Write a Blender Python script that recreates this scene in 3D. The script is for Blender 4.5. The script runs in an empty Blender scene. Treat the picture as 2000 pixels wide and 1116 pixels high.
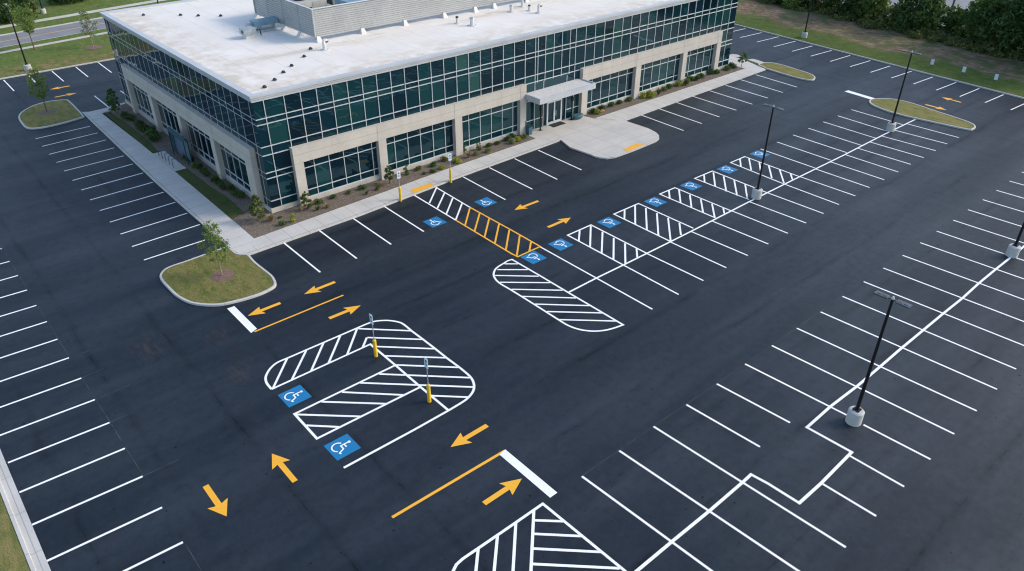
import bpy, bmesh, math, random
from mathutils import Vector, Matrix, noise
R_ = random.Random(11)
sc = bpy.context.scene
COL = sc.collection
PI = math.pi

# ------------------------------------------------------------------ camera
F_PX, PITCH, ROLL, YAW, CAM_H = 1479.5741, -0.5653455, 0.0013539, 0.8538638, 29.47005
CAM = Vector((0, 0, CAM_H))
_fw = Vector((math.cos(YAW)*math.cos(PITCH), math.sin(YAW)*math.cos(PITCH), math.sin(PITCH)))
_r0 = Vector((math.sin(YAW), -math.cos(YAW), 0)); _u0 = _r0.cross(_fw)
_rt = _r0*math.cos(ROLL) + _u0*math.sin(ROLL)
_up = -_r0*math.sin(ROLL) + _u0*math.cos(ROLL)

def G(px, py, z=0.0):
    """survey point: where the sight line through a photograph pixel meets level z"""
    v = _fw + _rt*((px-1000)/F_PX) - _up*((py-558)/F_PX)
    t = (z-CAM.z)/v.z
    p = CAM + v*t
    return (p.x, p.y)
def Q(scale, ox, oy, pts, z=0.0):
    return [G(ox+a/scale, oy+b/scale, z) for a, b in pts]

cam_d = bpy.data.cameras.new('camera'); cam = bpy.data.objects.new('camera', cam_d); COL.objects.link(cam)
cam.matrix_world = Matrix(((_rt.x, _up.x, -_fw.x, CAM.x), (_rt.y, _up.y, -_fw.y, CAM.y), (_rt.z, _up.z, -_fw.z, CAM.z), (0, 0, 0, 1)))
cam_d.sensor_fit = 'HORIZONTAL'; cam_d.sensor_width = 36; cam_d.lens = F_PX/2000*36
cam_d.clip_start = .5; cam_d.clip_end = 6000
sc.camera = cam

# ------------------------------------------------------------------ light
SUN_AZ = math.radians(-31); SUN_EL = math.radians(33)
w = bpy.data.worlds.new("World"); sc.world = w; w.use_nodes = True
nt = w.node_tree; sky = nt.nodes.new('ShaderNodeTexSky'); sky.sky_type = 'NISHITA'; sky.sun_disc = False
sky.sun_elevation = SUN_EL; sky.sun_rotation = PI/2 - SUN_AZ; sky.air_density = 1.1; sky.dust_density = 1.6; sky.ozone_density = 1.6
nt.links.new(sky.outputs[0], nt.nodes['Background'].inputs[0]); nt.nodes['Background'].inputs[1].default_value = 0.15
sd = bpy.data.lights.new('sun', 'SUN'); sd.energy = 1.15; sd.angle = math.radians(16); sd.color = (1, .88, .73)
so = bpy.data.objects.new('sun', sd); COL.objects.link(so)
so.rotation_euler = Vector((math.cos(SUN_AZ)*math.cos(SUN_EL), math.sin(SUN_AZ)*math.cos(SUN_EL), math.sin(SUN_EL))).to_track_quat('Z', 'Y').to_euler()
sc.view_settings.view_transform = 'Standard'; sc.view_settings.look = 'None'; sc.view_settings.gamma = 1
sc.view_settings.exposure = 0.92
sc.view_settings.use_curve_mapping = False
sc.cycles.filter_width = 1.15; sc.cycles.use_denoising = True; sc.cycles.max_bounces = 6; sc.cycles.diffuse_bounces = 3

# ------------------------------------------------------------------ materials
class NB:
    def __init__(s, name):
        s.m = bpy.data.materials.new(name); s.m.use_nodes = True; s.t = s.m.node_tree
        s.b = s.t.nodes['Principled BSDF']
        s.pos = s.t.nodes.new('ShaderNodeNewGeometry').outputs['Position']
    def n(s, typ, ins=(), **kw):
        x = s.t.nodes.new(typ)
        for k, v in kw.items(): setattr(x, k, v)
        for k, v in dict(ins).items():
            if isinstance(v, bpy.types.NodeSocket): s.t.links.new(v, x.inputs[k])
            else: x.inputs[k].default_value = v
        return x
    def noise(s, scale, detail=4, rough=.55, stretch=None, vec=None, dist=0):
        vec = vec or s.pos
        if stretch: vec = s.n('ShaderNodeMapping', {0: vec, 'Scale': stretch[:3], 'Rotation': (0, 0, stretch[3] if len(stretch) > 3 else 0)}).outputs[0]
        return s.n('ShaderNodeTexNoise', {'Vector': vec, 'Scale': scale, 'Detail': detail, 'Roughness': rough, 'Distortion': dist}).outputs['Fac']
    def ramp(s, fac, stops):
        r = s.n('ShaderNodeValToRGB', {0: fac}); e = r.color_ramp.elements
        while len(e) < len(stops): e.new(.5)
        for i, (p, c) in enumerate(stops):
            e[i].position = p; e[i].color = (*c, 1) if len(c) == 3 else c
        return r.outputs[0]
    def vramp(s, fac, stops): return s.ramp(fac, [(p, (v, v, v)) for p, v in stops])
    def mix(s, fac, a, b, mode='MIX'):
        x = s.n('ShaderNodeMix', data_type='RGBA', blend_type=mode)
        for k, v in ((0, fac), (6, a), (7, b)):
            if isinstance(v, bpy.types.NodeSocket): s.t.links.new(v, x.inputs[k])
            elif k == 0: x.inputs[0].default_value = v
            else: x.inputs[k].default_value = (*v, 1)
        return x.outputs[2]
    def math(s, op, a, b=0.0, c=0.0):
        return s.n('ShaderNodeMath', {0: a, 1: b, 2: c}, operation=op).outputs[0]
    def sep(s):
        x = s.n('ShaderNodeSeparateXYZ', {0: s.pos}); return x.outputs
    def set(s, **kw):
        names = dict(color='Base Color', rough='Roughness', metal='Metallic', spec='Specular IOR Level', ior='IOR', normal='Normal', coat='Coat Weight', coatr='Coat Roughness', sub='Subsurface Weight', alpha='Alpha', trans='Transmission Weight')
        for k, v in kw.items():
            i = s.b.inputs[names[k]]
            if isinstance(v, bpy.types.NodeSocket): s.t.links.new(v, i)
            elif k == 'color': i.default_value = (*v, 1)
            else: i.default_value = v
        return s.m
    def bump(s, h, strength=.3, dist=.02):
        return s.n('ShaderNodeBump', {'Height': h, 'Strength': strength, 'Distance': dist}).outputs[0]

M = {}
def plain(name, color, rough=.6, metal=0, var=.12, scale=3, spec=.5):
    b = NB(name); f = b.noise(scale, 5)
    d = tuple(c*(1-var*2) for c in color); l = tuple(min(1, c*(1+var)) for c in color)
    M[name] = b.set(color=b.ramp(f, [(.3, d), (.7, l)]), rough=rough, metal=metal, spec=spec); return M[name]

def make_materials():
    # asphalt
    b = NB('asphalt'); X, Y, Z = b.sep()
    big = b.noise(.09, 5, .55); mid = b.noise(.55, 5, .6, (1, .35, 1)); fine = b.noise(9, 6, .75); grit = b.noise(34, 3, .8)
    col = b.ramp(big, [(.3, (.0048, .0098, .0185)), (.55, (.0075, .013, .0215)), (.75, (.0115, .0165, .0255))])
    col = b.mix(b.vramp(mid, [(.35, 0), (.75, .35)]), col, (.023, .0265, .032))
    col = b.mix(b.vramp(fine, [(.3, .55), (.8, .0)]), col, (.006, .0075, .011))
    col = b.mix(b.vramp(grit, [(.55, .0), (.8, .3)]), col, (.055, .056, .058))
    # paving lanes: darker joints, alternately rubbed mats
    wob = b.math('MULTIPLY', b.noise(.12, 4), 1.1)
    def seam(coord, per, off, wd):
        a = b.math('ADD', b.math('ADD', coord, off), wob)
        m = b.math('FLOORED_MODULO', a, per)
        d = b.math('ABSOLUTE', b.math('SUBTRACT', m, per/2))
        sharp = b.math('MULTIPLY', b.math('LESS_THAN', d, wd), b.vramp(b.noise(.8, 4), [(.45, 0), (.55, .9)]))
        soft = b.vramp(b.math('DIVIDE', d, wd*7), [(0, .55), (1, 0)])
        return b.math('MAXIMUM', sharp, soft), m
    s1, m1 = seam(Y, 4.15, .7, .06); s2, m2 = seam(X, 4.4, 1.1, .05)
    left = b.math('LESS_THAN', X, 17.5)
    br = b.vramp(b.noise(.12, 5, .7), [(.4, 0), (.56, 1)])
    s = b.math('ADD', b.math('MULTIPLY', s2, left), b.math('MULTIPLY', s1, b.math('SUBTRACT', 1, left)))
    col = b.mix(b.math('MULTIPLY', b.math('MULTIPLY', s, br), .85), col, (.004, .0045, .006))
    # soft tyre lanes
    t = b.vramp(b.noise(.16, 4, .6, (.25, 1.6, 1)), [(.42, 0), (.66, .75)])
    col = b.mix(t, col, (.022, .027, .035))
    # small scuffs and dust
    sc_ = b.math('MULTIPLY', b.vramp(b.noise(1.3, 6, .7, (3, .4, 1, .8)), [(.66, 0), (.74, 1)]), b.vramp(b.noise(.06, 2), [(.5, 0), (.6, .35)]))
    col = b.mix(sc_, col, (.075, .062, .05))
    for px, py, rr_ in ((283, 672, 1.1), (296, 692, .8), (474, 722, .9), (470, 735, .6), (430, 655, .9)):   # dusty tracked-in soil
        gx, gy = G(px, py); dv = b.n('ShaderNodeVectorMath', {0: b.pos, 1: (gx, gy, 0)}, operation='DISTANCE').outputs['Value']
        k = b.math('MULTIPLY', b.vramp(b.math('DIVIDE', dv, rr_*1.6), [(.1, .7), (1, 0)]), b.vramp(b.noise(1.6, 5, .75, (3.2, .4, 1, .1)), [(.46, 0), (.62, .6)]))
        col = b.mix(k, col, (.075, .052, .036))
    mott = b.noise(1.7, 6, .75)
    col = b.mix(b.vramp(mott, [(.5, 0), (.72, .5)]), col, (.004, .0065, .011)); col = b.mix(b.vramp(mott, [(.28, .4), (.46, 0)]), col, (.022, .026, .034))
    spots = b.vramp(b.noise(3.1, 2, .4), [(.735, 0), (.76, .7)]); col = b.mix(spots, col, (.003, .0035, .005))
    gl = b.math('MULTIPLY', b.math('SUBTRACT', 1, b.math('MULTIPLY', b.math('MULTIPLY', s, br), .5)), b.vramp(mott, [(.25, .50), (.5, .44), (.75, .35)]))
    gl = b.math('MULTIPLY', gl, b.vramp(big, [(.3, .78), (.7, 1.0)])); gl = b.math('MULTIPLY', gl, b.math('ADD', .85, b.math('MULTIPLY', t, .3)))
    gl = b.math('MULTIPLY', gl, b.math('SUBTRACT', 1, b.math('MULTIPLY', spots, .8)))
    M['asphalt'] = b.set(color=col, rough=b.vramp(mid, [(.2, .52), (.8, .64)]), spec=gl, normal=b.bump(b.math('ADD', fine, grit), .5, .012))
    b.b.inputs['Specular Tint'].default_value = (.70, .86, 1, 1)
    # road far
    plain('road_asphalt', (.20, .205, .215), .85, var=.08, scale=.4)
    # paint
    for n, c in (('white_paint', (.84, .84, .83)), ('yellow_paint', (.84, .405, .02)), ('blue_paint', (.002, .165, .37))):
        b = NB(n); f = b.noise(14, 6, .75); g = b.noise(1.2, 4)
        w1 = b.math('MULTIPLY', b.vramp(f, [(.50, 0), (.70, .7)]), b.vramp(g, [(.38, .2), (.62, 1)]))
        cc = b.mix(w1, c, tuple(x*.45+.02 for x in c)); M[n] = b.set(color=cc, rough=.6, normal=b.bump(f, .3, .01))
    b = NB('chalk_line'); f = b.noise(1.1, 5, .7)
    M['chalk_line'] = b.set(color=b.ramp(f, [(.38, (.02, .023, .03)), (.62, (.10, .10, .105))]), rough=.9)
    # concretes
    def conc(name, c, joint=None, per=1.5, stain=.3, bump=.2):
        b = NB(name); X, Y, Z = b.sep(); f = b.noise(.5, 5, .6); g = b.noise(7, 5, .7)
        col = b.ramp(f, [(.25, tuple(x*.86 for x in c)), (.75, tuple(min(1, x*1.08) for x in c))])
        col = b.mix(b.vramp(g, [(.45, 0), (.8, stain)]), col, tuple(x*.62 for x in c))
        if name == 'wall_concrete':
            st = b.noise(1.6, 5, .7, (1, 1, .12)); col = b.mix(b.vramp(st, [(.5, 0), (.75, .35)]), col, tuple(x*.6 for x in c))
            h = b.math('ABSOLUTE', b.math('SUBTRACT', Z, 4.78)); jl = b.math('LESS_THAN', h, .018)
            h2 = b.math('ABSOLUTE', b.math('SUBTRACT', Z, 4.02)); jl = b.math('MAXIMUM', jl, b.math('LESS_THAN', h2, .012))
            col = b.mix(b.math('MULTIPLY', jl, .6), col, tuple(x*.4 for x in c))
        if joint:
            co = {'X': X, 'Y': Y}
            for ax in joint:
                d = b.math('ABSOLUTE', b.math('SUBTRACT', b.math('FLOORED_MODULO', co[ax], per), per/2))
                col = b.mix(b.math('MULTIPLY', b.math('LESS_THAN', d, .022), .65), col, tuple(x*.38 for x in c))
                cell = b.n('ShaderNodeTexWhiteNoise', {1: b.math('FLOOR', b.math('DIVIDE', co[ax], per))}, noise_dimensions='1D').outputs[0]
                col = b.mix(b.vramp(cell, [(0, 0), (1, .22)]), col, tuple(x*.75 for x in c))
        M[name] = b.set(color=col, rough=.85, normal=b.bump(g, bump, .01)); return M[name]
    conc('sidewalk_x', (.54, .52, .48), 'X'); conc('sidewalk_y', (.54, .52, .48), 'Y', 1.5); conc('plaza', (.53, .505, .46), 'XY', 2.6)
    conc('kerb_concrete', (.53, .52, .49), 'XY', 3.05, .45); conc('wall_concrete', (.50, .462, .405), None, stain=.22); conc('base_concrete', (.50, .49, .46), None, stain=.35, bump=.5)
    conc('far_walk', (.50, .48, .42), None)
    # roof membrane
    b = NB('roof_membrane'); X, Y, Z = b.sep(); f = b.noise(.18, 6, .6); g = b.noise(1.5, 5, .65, (1, .3, 1, .6))
    col = b.ramp(f, [(.3, (.70, .655, .59)), (.55, (.745, .70, .635)), (.75, (.78, .74, .68))])
    col = b.mix(b.vramp(g, [(.56, 0), (.78, .32)]), col, (.50, .47, .43))
    e1 = b.math('SUBTRACT', Y, 56.9); e2 = b.math('SUBTRACT', X, 22.6)
    edge = b.math('MINIMUM', e1, e2)
    ef = b.math('MULTIPLY', b.vramp(b.math('DIVIDE', edge, 6), [(0, .85), (1, 0)]), b.vramp(b.noise(.5, 5, .7), [(.4, 0), (.6, 1)]))
    col = b.mix(ef, col, (.50, .42, .31))
    dy = b.math('ABSOLUTE', b.math('SUBTRACT', Y, 66.6))
    sf = b.math('MULTIPLY', b.vramp(b.math('DIVIDE', dy, 2.4), [(0, .75), (1, 0)]), b.vramp(b.noise(.33, 6, .7, (.6, 1.5, 1)), [(.48, 0), (.66, 1)]))
    col = b.mix(sf, col, (.48, .42, .31))
    for ax, per in ((X, 3.0), (Y, 12.0)):
        d = b.math('ABSOLUTE', b.math('SUBTRACT', b.math('FLOORED_MODULO', b.math('ADD', ax, b.math('MULTIPLY', b.noise(.6, 2), .12)), per), per/2))
        col = b.mix(b.math('MULTIPLY', b.math('LESS_THAN', d, .035), .4), col, (.38, .38, .38))
    M['roof_membrane'] = b.set(color=col, rough=.7, normal=b.bump(f, .2, .05))
    # grass
    def grass(name, dry, scale=1.0, ga=(.030, .062, .013), gb=(.075, .115, .028), dc=(.20, .155, .07)):
        b = NB(name); X, Y, Z = b.sep()
        a = b.noise(.7*scale, 6, .65); s = b.noise(2.2*scale, 5, .7, (1, .35, 1, .5)); f = b.noise(16, 5, .8)
        col = b.ramp(a, [(.3, ga), (.7, gb)])
        col = b.mix(b.vramp(s, [(.5-dry*.25, 0), (.72-dry*.2, .85)]), col, dc)
        col = b.mix(b.vramp(f, [(.35, .6), (.65, 0)]), col, tuple(x*.45 for x in ga))
        if name == 'bank_grass':   # mown strip by the kerb, then straw-covered soil, then rough growth under the trees
            d = b.math('ADD', b.math('SUBTRACT', X, b.math('MULTIPLY', Y, .0974)), b.math('MULTIPLY', b.noise(.12, 4), 7.0))
            straw = b.mix(b.vramp(b.noise(.45, 5, .7), [(.44, 0), (.60, .85)]), b.ramp(b.noise(1.8, 6, .8, (1, .5, 1, .3)), [(.32, (.06, .045, .028)), (.5, (.20, .135, .09)), (.66, (.36, .26, .18))]), (.075, .11, .032))
            col = b.mix(b.vramp(b.math('DIVIDE', b.math('SUBTRACT', d, 109.2), 3.0), [(.1, 0), (.7, 1)]), col, straw)
            rough_g = b.ramp(b.noise(1.1, 5), [(.3, (.02, .035, .01)), (.7, (.06, .075, .025))])
            col = b.mix(b.vramp(b.math('DIVIDE', b.math('SUBTRACT', d, 119.0), 3.0), [(.1, 0), (.9, 1)]), col, rough_g)
        if name == 'back_grass':
            d = b.math('ADD', b.math('SUBTRACT', Y, 114), b.math('MULTIPLY', b.noise(.2, 4), 4.0))
            pm = b.math('MULTIPLY', b.vramp(b.math('DIVIDE', d, 9.0), [(.6, 1), (.95, 0)]), b.vramp(b.noise(.9, 6, .75), [(.42, 0), (.58, .85)]))
            col = b.mix(pm, col, b.ramp(b.noise(1.5, 5, .8, (1, .4, 1, .4)), [(.35, (.12, .09, .035)), (.6, (.30, .20, .10))]))
        M[name] = b.set(color=col, rough=.95, spec=.15, normal=b.bump(b.math('ADD', s, f), .9, .06)); return M[name]
    grass('island_grass', .8, 1.0, (.075, .125, .022), (.16, .20, .045), (.34, .27, .11)); grass('lawn', .15, 1, (.045, .085, .018), (.105, .15, .036)); grass('bank_grass', .15, 1, (.045, .10, .016), (.11, .165, .03)); grass('back_grass', .14, 1, (.075, .14, .024), (.15, .21, .045), (.26, .21, .09)); grass('ground_grass', .3, .4)
    grass('bed_grass', .5, 1.2, (.035, .078, .014), (.075, .135, .026), (.12, .10, .055))
    b = NB('mulch'); f = b.noise(7, 6, .8); g = b.noise(1, 4)
    col = b.ramp(f, [(.3, (.05, .037, .028)), (.5, (.14, .108, .083)), (.7, (.31, .26, .20))]); col = b.mix(b.vramp(g, [(.45, 0), (.7, .4)]), col, (.10, .075, .055))
    M['mulch'] = b.set(color=col, rough=.95, normal=b.bump(f, 1, .05))
    b = NB('red_mulch'); f = b.noise(9, 6, .8)
    M['red_mulch'] = b.set(color=b.ramp(f, [(.3, (.07, .042, .035)), (.7, (.27, .165, .13))]), rough=.95, normal=b.bump(f, 1, .05))
    # glass: dark teal, mirror-like, slightly wavy; each window its own tint
    b = NB('tinted_glass'); X, Y, Z = b.sep()
    at = b.n('ShaderNodeAttribute', attribute_name='tint', attribute_type='GEOMETRY').outputs['Fac']
    col = b.ramp(at, [(0, (.001, .009, .018)), (.3, (.002, .018, .030)), (.6, (.003, .029, .037)), (.85, (.008, .044, .046)), (1, (.02, .066, .060))])
    wav = b.noise(.55, 2, .5, (1, 1, .6))
    M['tinted_glass'] = b.set(color=col, rough=.015, spec=.5, ior=1.6, normal=b.bump(wav, .10, .12)); b.b.inputs['Specular Tint'].default_value = (.55, .92, 1, 1)
    plain('aluminium', (.64, .66, .67), .4, .35, .05)
    plain('fascia_metal', (.46, .48, .50), .5, 0, .05, .4)
    plain('screen_metal', (.40, .41, .41), .5, .3, .06, .5)
    plain('galvanised', (.40, .44, .46), .45, .5, .15, 2)
    plain('hvac_paint', (.42, .41, .36), .6, .0, .12, 1)
    plain('hvac_blue', (.20, .33, .40), .5, .1, .12, 1)
    plain('dark_grille', (.03, .03, .035), .7, 0, .2)
    plain('black_metal', (.012, .013, .015), .45, .3, .1)
    plain('lamp_head', (.10, .12, .14), .4, .5, .15)
    plain('white_membrane', (.60, .59, .57), .6, 0, .08)
    plain('vent_dark', (.035, .035, .038), .8, 0, .2)
    plain('bollard_yellow', (.80, .50, .02), .45, 0, .1, 2)
    plain('sign_white', (.62, .72, .76), .45, 0, .05)
    plain('sign_blue', (.01, .08, .26), .45, 0, .05)
    plain('sign_green', (.02, .2, .1), .5)
    plain('sign_post', (.42, .44, .45), .4, .6, .1)
    plain('teal_metal', (.006, .06, .065), .8, .2, .1)
    plain('teal_plastic', (.04, .12, .15), .5, 0, .1)
    plain('rack_steel', (.08, .14, .2), .35, .5, .1)
    plain('shelter_panel', (.07, .12, .17), .5, 0, .1)
    plain('door_mat', (.02, .018, .018), .95)
    plain('pale_wall', (.5, .5, .48), .8)
    plain('rock', (.34, .18, .09), .9, 0, .3, 6)
    plain('wood_pole', (.13, .10, .075), .9, 0, .2)
    # bark and leaves
    plain('bark', (.13, .095, .065), .95, 0, .25, 6); plain('dark_bark', (.05, .042, .034), .95, 0, .25, 6); plain('pale_bark', (.30, .24, .16), .9, 0, .2, 6)
    def leaf(name, a, c, hi):
        b = NB(name); f = b.noise(.5, 5, .65); g = b.n('ShaderNodeTexWhiteNoise', {0: b.n('ShaderNodeVectorMath', {0: b.pos, 1: (7, 7, 7)}, operation='MULTIPLY').outputs[0]})
        g2 = b.noise(6, 2)
        col = b.ramp(b.math('ADD', b.math('MULTIPLY', f, .55), b.math('MULTIPLY', g2, .45)), [(.34, a), (.52, c), (.68, hi)])
        bs = b.set(color=col, rough=.55, spec=.3)
        tr = b.n('ShaderNodeBsdfTranslucent', {0: col}); mx = b.n('ShaderNodeMixShader', {0: .3, 1: b.b.outputs[0], 2: tr.outputs[0]})
        b.t.links.new(mx.outputs[0], b.t.nodes['Material Output'].inputs[0]); M[name] = b.m
    leaf('leaf_dark', (.022, .052, .015), (.055, .11, .026), (.16, .235, .055))
    leaf('leaf_mid', (0.035, 0.077, 0.0196), (0.077, 0.147, 0.0336), (0.168, 0.266, 0.063))
    leaf('leaf_olive', (0.063, 0.084, 0.0252), (0.126, 0.154, 0.042), (0.238, 0.252, 0.084))
    leaf('leaf_pale', (0.108, 0.144, 0.054), (0.192, 0.228, 0.096), (0.312, 0.336, 0.156))
    leaf('leaf_yellow', (.16, .2, .02), (.30, .34, .03), (.45, .46, .06))
    leaf('leaf_straw', (.20, .15, .07), (.34, .27, .14), (.5, .44, .28))
    leaf('leaf_fresh', (.09, .15, .03), (.16, .235, .05), (.27, .34, .09))
    leaf('blade_green', (.09, .14, .025), (.17, .21, .05), (.34, .28, .11))
make_materials()

# ------------------------------------------------------------------ mesh helpers
def obj(name, verts, faces, mat, parent=None, mats=None, fm=None, smooth=False, loc=None):
    me = bpy.data.meshes.new(name); me.from_pydata(verts, [], faces)
    for m in (mats or [mat]): me.materials.append(M[m])
    if fm:
        for i, p in enumerate(me.polygons): p.material_index = fm[i]
    if smooth:
        for p in me.polygons: p.use_smooth = True
    if mat == 'tinted_glass':
        at = me.attributes.new('tint', 'FLOAT', 'FACE'); base = R_.uniform(.1, .6)
        for i in range(len(faces)): at.data[i].value = min(1, max(0, base+R_.uniform(-.25, .3)+(.35 if R_.random() < .12 else 0)))
    me.update(); o = bpy.data.objects.new(name, me); COL.objects.link(o)
    if parent: o.parent = parent
    if loc: o.location = loc
    return o
def empty(name, loc=(0, 0, 0), rz=0):
    o = bpy.data.objects.new(name, None); o.empty_display_size = .3; COL.objects.link(o); o.location = loc; o.rotation_euler = (0, 0, rz); return o
def tag(o, label=None, cat=None, group=None, kind=None):
    if label: o['label'] = label
    if cat: o['category'] = cat
    if group: o['group'] = group
    if kind: o['kind'] = kind
    return o
class MB:
    def __init__(s): s.v = []; s.f = []; s.m = []
    def add(s, vs, fs, mi=0):
        k = len(s.v); s.v += [tuple(v) for v in vs]; s.f += [tuple(k+i for i in f) for f in fs]; s.m += [mi]*len(fs)
    def box(s, x0, x1, y0, y1, z0, z1, mi=0):
        s.add([(x0, y0, z0), (x1, y0, z0), (x1, y1, z0), (x0, y1, z0), (x0, y0, z1), (x1, y0, z1), (x1, y1, z1), (x0, y1, z1)],
              [(0, 3, 2, 1), (4, 5, 6, 7), (0, 1, 5, 4), (1, 2, 6, 5), (2, 3, 7, 6), (3, 0, 4, 7)], mi)
    def tube(s, pts, rad, n=10, cap=True, mi=0):
        pts = [Vector(p) for p in pts]; rad = rad if isinstance(rad, (list, tuple)) else [rad]*len(pts)
        rings = []; a = None
        for i, p in enumerate(pts):
            d = (pts[min(i+1, len(pts)-1)]-pts[max(i-1, 0)]).normalized()
            if a is None: a = d.orthogonal().normalized()
            a = (a-d*a.dot(d)).normalized(); b2 = d.cross(a)
            rings.append([p+(a*math.cos(2*PI*k/n)+b2*math.sin(2*PI*k/n))*rad[i] for k in range(n)])
        vs = [v for r in rings for v in r]; fs = []
        for i in range(len(rings)-1):
            for k in range(n):
                fs.append((i*n+k, i*n+(k+1) % n, (i+1)*n+(k+1) % n, (i+1)*n+k))
        if cap: fs += [tuple(range(n))[::-1], tuple(len(vs)-n+k for k in range(n))]
        s.add(vs, fs, mi)
    def build(s, name, mat, parent=None, mats=None, smooth=False, loc=None):
        return obj(name, s.v, s.f, mat, parent, mats, s.m if mats else None, smooth, loc)
def offset_line(pts, d, closed=False):
    n = len(pts); out = []
    for i in range(n):
        p = Vector(pts[i]).to_2d() if len(pts[i]) > 2 else Vector(pts[i])
        a = Vector(pts[(i-1) % n]) if (closed or i > 0) else None; c = Vector(pts[(i+1) % n]) if (closed or i < n-1) else None
        d1 = (p-a).normalized() if a is not None else None; d2 = (c-p).normalized() if c is not None else None
        if d1 is None: d1 = d2
        if d2 is None: d2 = d1
        n1 = Vector((-d1.y, d1.x)); n2 = Vector((-d2.y, d2.x)); m = n1+n2
        if m.length < 1e-4: m = n1
        m.normalize(); k = max(.35, m.dot(n1)); out.append(p+m*(d/k))
    return out
ZP = 0.004
def strip(pts, wd, name, mat, z, closed=False, parent=None, kind='structure'):
    l = offset_line(pts, wd/2, closed); r = offset_line(pts, -wd/2, closed); n = len(pts)
    vs = [(p.x, p.y, z) for p in l]+[(p.x, p.y, z) for p in r]
    fs = [(n+i, n+(i+1) % n, (i+1) % n, i) for i in range(n if closed else n-1)]
    o = obj(name, vs, fs, mat, parent)
    if kind: o['kind'] = kind
    return o
def poly(pts, z, name, mat, parent=None, kind='structure', z0=None):
    bm = bmesh.new(); vs = [bm.verts.new((p[0], p[1], z)) for p in pts]; f = bm.faces.new(vs)
    f.normal_update()
    if f.normal.z < 0: f.normal_flip()
    if z0 is not None:
        lo = [bm.verts.new((p[0], p[1], z0)) for p in pts]; n = len(pts)
        for i in range(n): bm.faces.new((vs[i], vs[(i+1) % n], lo[(i+1) % n], lo[i]))
    bmesh.ops.triangulate(bm, faces=[f]); bmesh.ops.recalc_face_normals(bm, faces=bm.faces) if z0 is not None else None
    me = bpy.data.meshes.new(name); bm.to_mesh(me); bm.free(); me.materials.append(M[mat])
    o = bpy.data.objects.new(name, me); COL.objects.link(o)
    if parent: o.parent = parent
    if kind: o['kind'] = kind
    return o
def area(pts): return .5*sum(pts[i][0]*pts[(i+1) % len(pts)][1]-pts[(i+1) % len(pts)][0]*pts[i][1] for i in range(len(pts)))
def smoothline(pts, closed=False, k=5):
    n = len(pts); out = []
    for i in range(n if closed else n-1):
        P = [Vector(pts[(i+j) % n] if closed else pts[max(0, min(n-1, i+j))]) for j in (-1, 0, 1, 2)]
        for s_ in range(k):
            t = s_/k
            out.append(.5*((2*P[1])+(P[2]-P[0])*t+(2*P[0]-5*P[1]+4*P[2]-P[3])*t*t+(3*P[1]-P[0]-3*P[2]+P[3])*t**3))
    if not closed: out.append(Vector(pts[-1]))
    return out
def kerb(pts, wd, ht, name='kerb', closed=False, side=1, mat='kerb_concrete'):
    """raised kerb: outer (road-side) line pts, body towards `side`"""
    q = [offset_line(pts, side*o_, closed) for o_ in (0, .025, wd)]
    n = len(pts); vs = []
    for row, z in ((q[0], -.02), (q[0], ht-.03), (q[1], ht), (q[2], ht), (q[2], -.02)): vs += [(p.x, p.y, z) for p in row]
    fs = []
    for k in range(4):
        for i in range(n if closed else n-1):
            a, b_, c, d = k*n+i, k*n+(i+1) % n, (k+1)*n+(i+1) % n, (k+1)*n+i
            fs.append((a, b_, c, d) if side > 0 else (d, c, b_, a))
    if not closed: fs += [tuple(k*n for k in range(5)), tuple(k*n+n-1 for k in range(4, -1, -1))]
    o = obj(name, vs, fs, mat); o['kind'] = 'structure'; return o

# ------------------------------------------------------------------ ground, lot
kx = lambda y: 101.1+.0974*y          # kerb line on the right side of the lot
lot = [(-1.25, -70), (kx(-70), -70), (kx(114.2), 114.2), (-40, 114.0), (-40, 60), (-1.25, 60)]
lot = [(-1.25, -70), (kx(-70), -70), (kx(114.2), 114.25), (-45, 114.1), (-45, 74), (-6, 74), (-1.25, 62)]
ground = obj('ground', [(-2500, -2500, -.06), (2500, -2500, -.06), (2500, 2500, -.06), (-2500, 2500, -.06)], [(0, 1, 2, 3)], 'ground_grass'); ground['kind'] = 'structure'
poly(lot, 0, 'parking_lot', 'asphalt')
def grid(name, x0, x1, y0, y1, step, zf, mat, xf=None):
    nx = max(2, int((x1-x0)/step)); ny = max(2, int((y1-y0)/step)); vs = []; fs = []
    for j in range(ny+1):
        for i in range(nx+1):
            y = y0+(y1-y0)*j/ny; t = i/nx; xa = xf(y) if xf else x0; x = xa+(x1-x0)*t
            vs.append((x, y, zf(x, y, t)))
    for j in range(ny):
        for i in range(nx): a = j*(nx+1)+i; fs.append((a, a+1, a+nx+2, a+nx+1))
    o = obj(name, vs, fs, mat, smooth=True); o['kind'] = 'structure'; return o
rise = lambda x, y, t: .12+min(1, max(0, (t*60-1)/9))*(.35+.5*noise.noise(Vector((x*.12, y*.12, 0))))
grid('grass_bank', 0, 60, -70, 180, 2, rise, 'bank_grass', lambda y: kx(y)+.16)
grid('back_lawn', -60, 112.3, 114.3, 129.2, 1.5, lambda x, y, t: .12, 'back_grass', lambda y: -60)
for nm, a, b_, m, z in (('sidewalk', 127.15, 128.05, 'far_walk', .15), ('grass_verge', 128.05, 130.45, 'back_grass', .12), ('kerb', 130.45, 130.75, 'far_walk', .10), ('road', 130.75, 138.0, 'road_asphalt', .02), ('kerb', 138.0, 138.5, 'far_walk', .10), ('grass_verge', 138.5, 142.6, 'back_grass', .12), ('sidewalk', 142.6, 144.2, 'far_walk', .15), ('lawn', 144.2, 162, 'back_grass', .12), ('car_park', 162, 200, 'road_asphalt', .1)):
    sl = .127; f = lambda x, y: y+(x-17)*sl
    pts = [(x, f(x, a)) for x in (-160, 260)]+[(x, f(x, b_)) for x in (260, -160)]
    poly(pts, z+.02, nm, m, z0=-.02)
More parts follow.
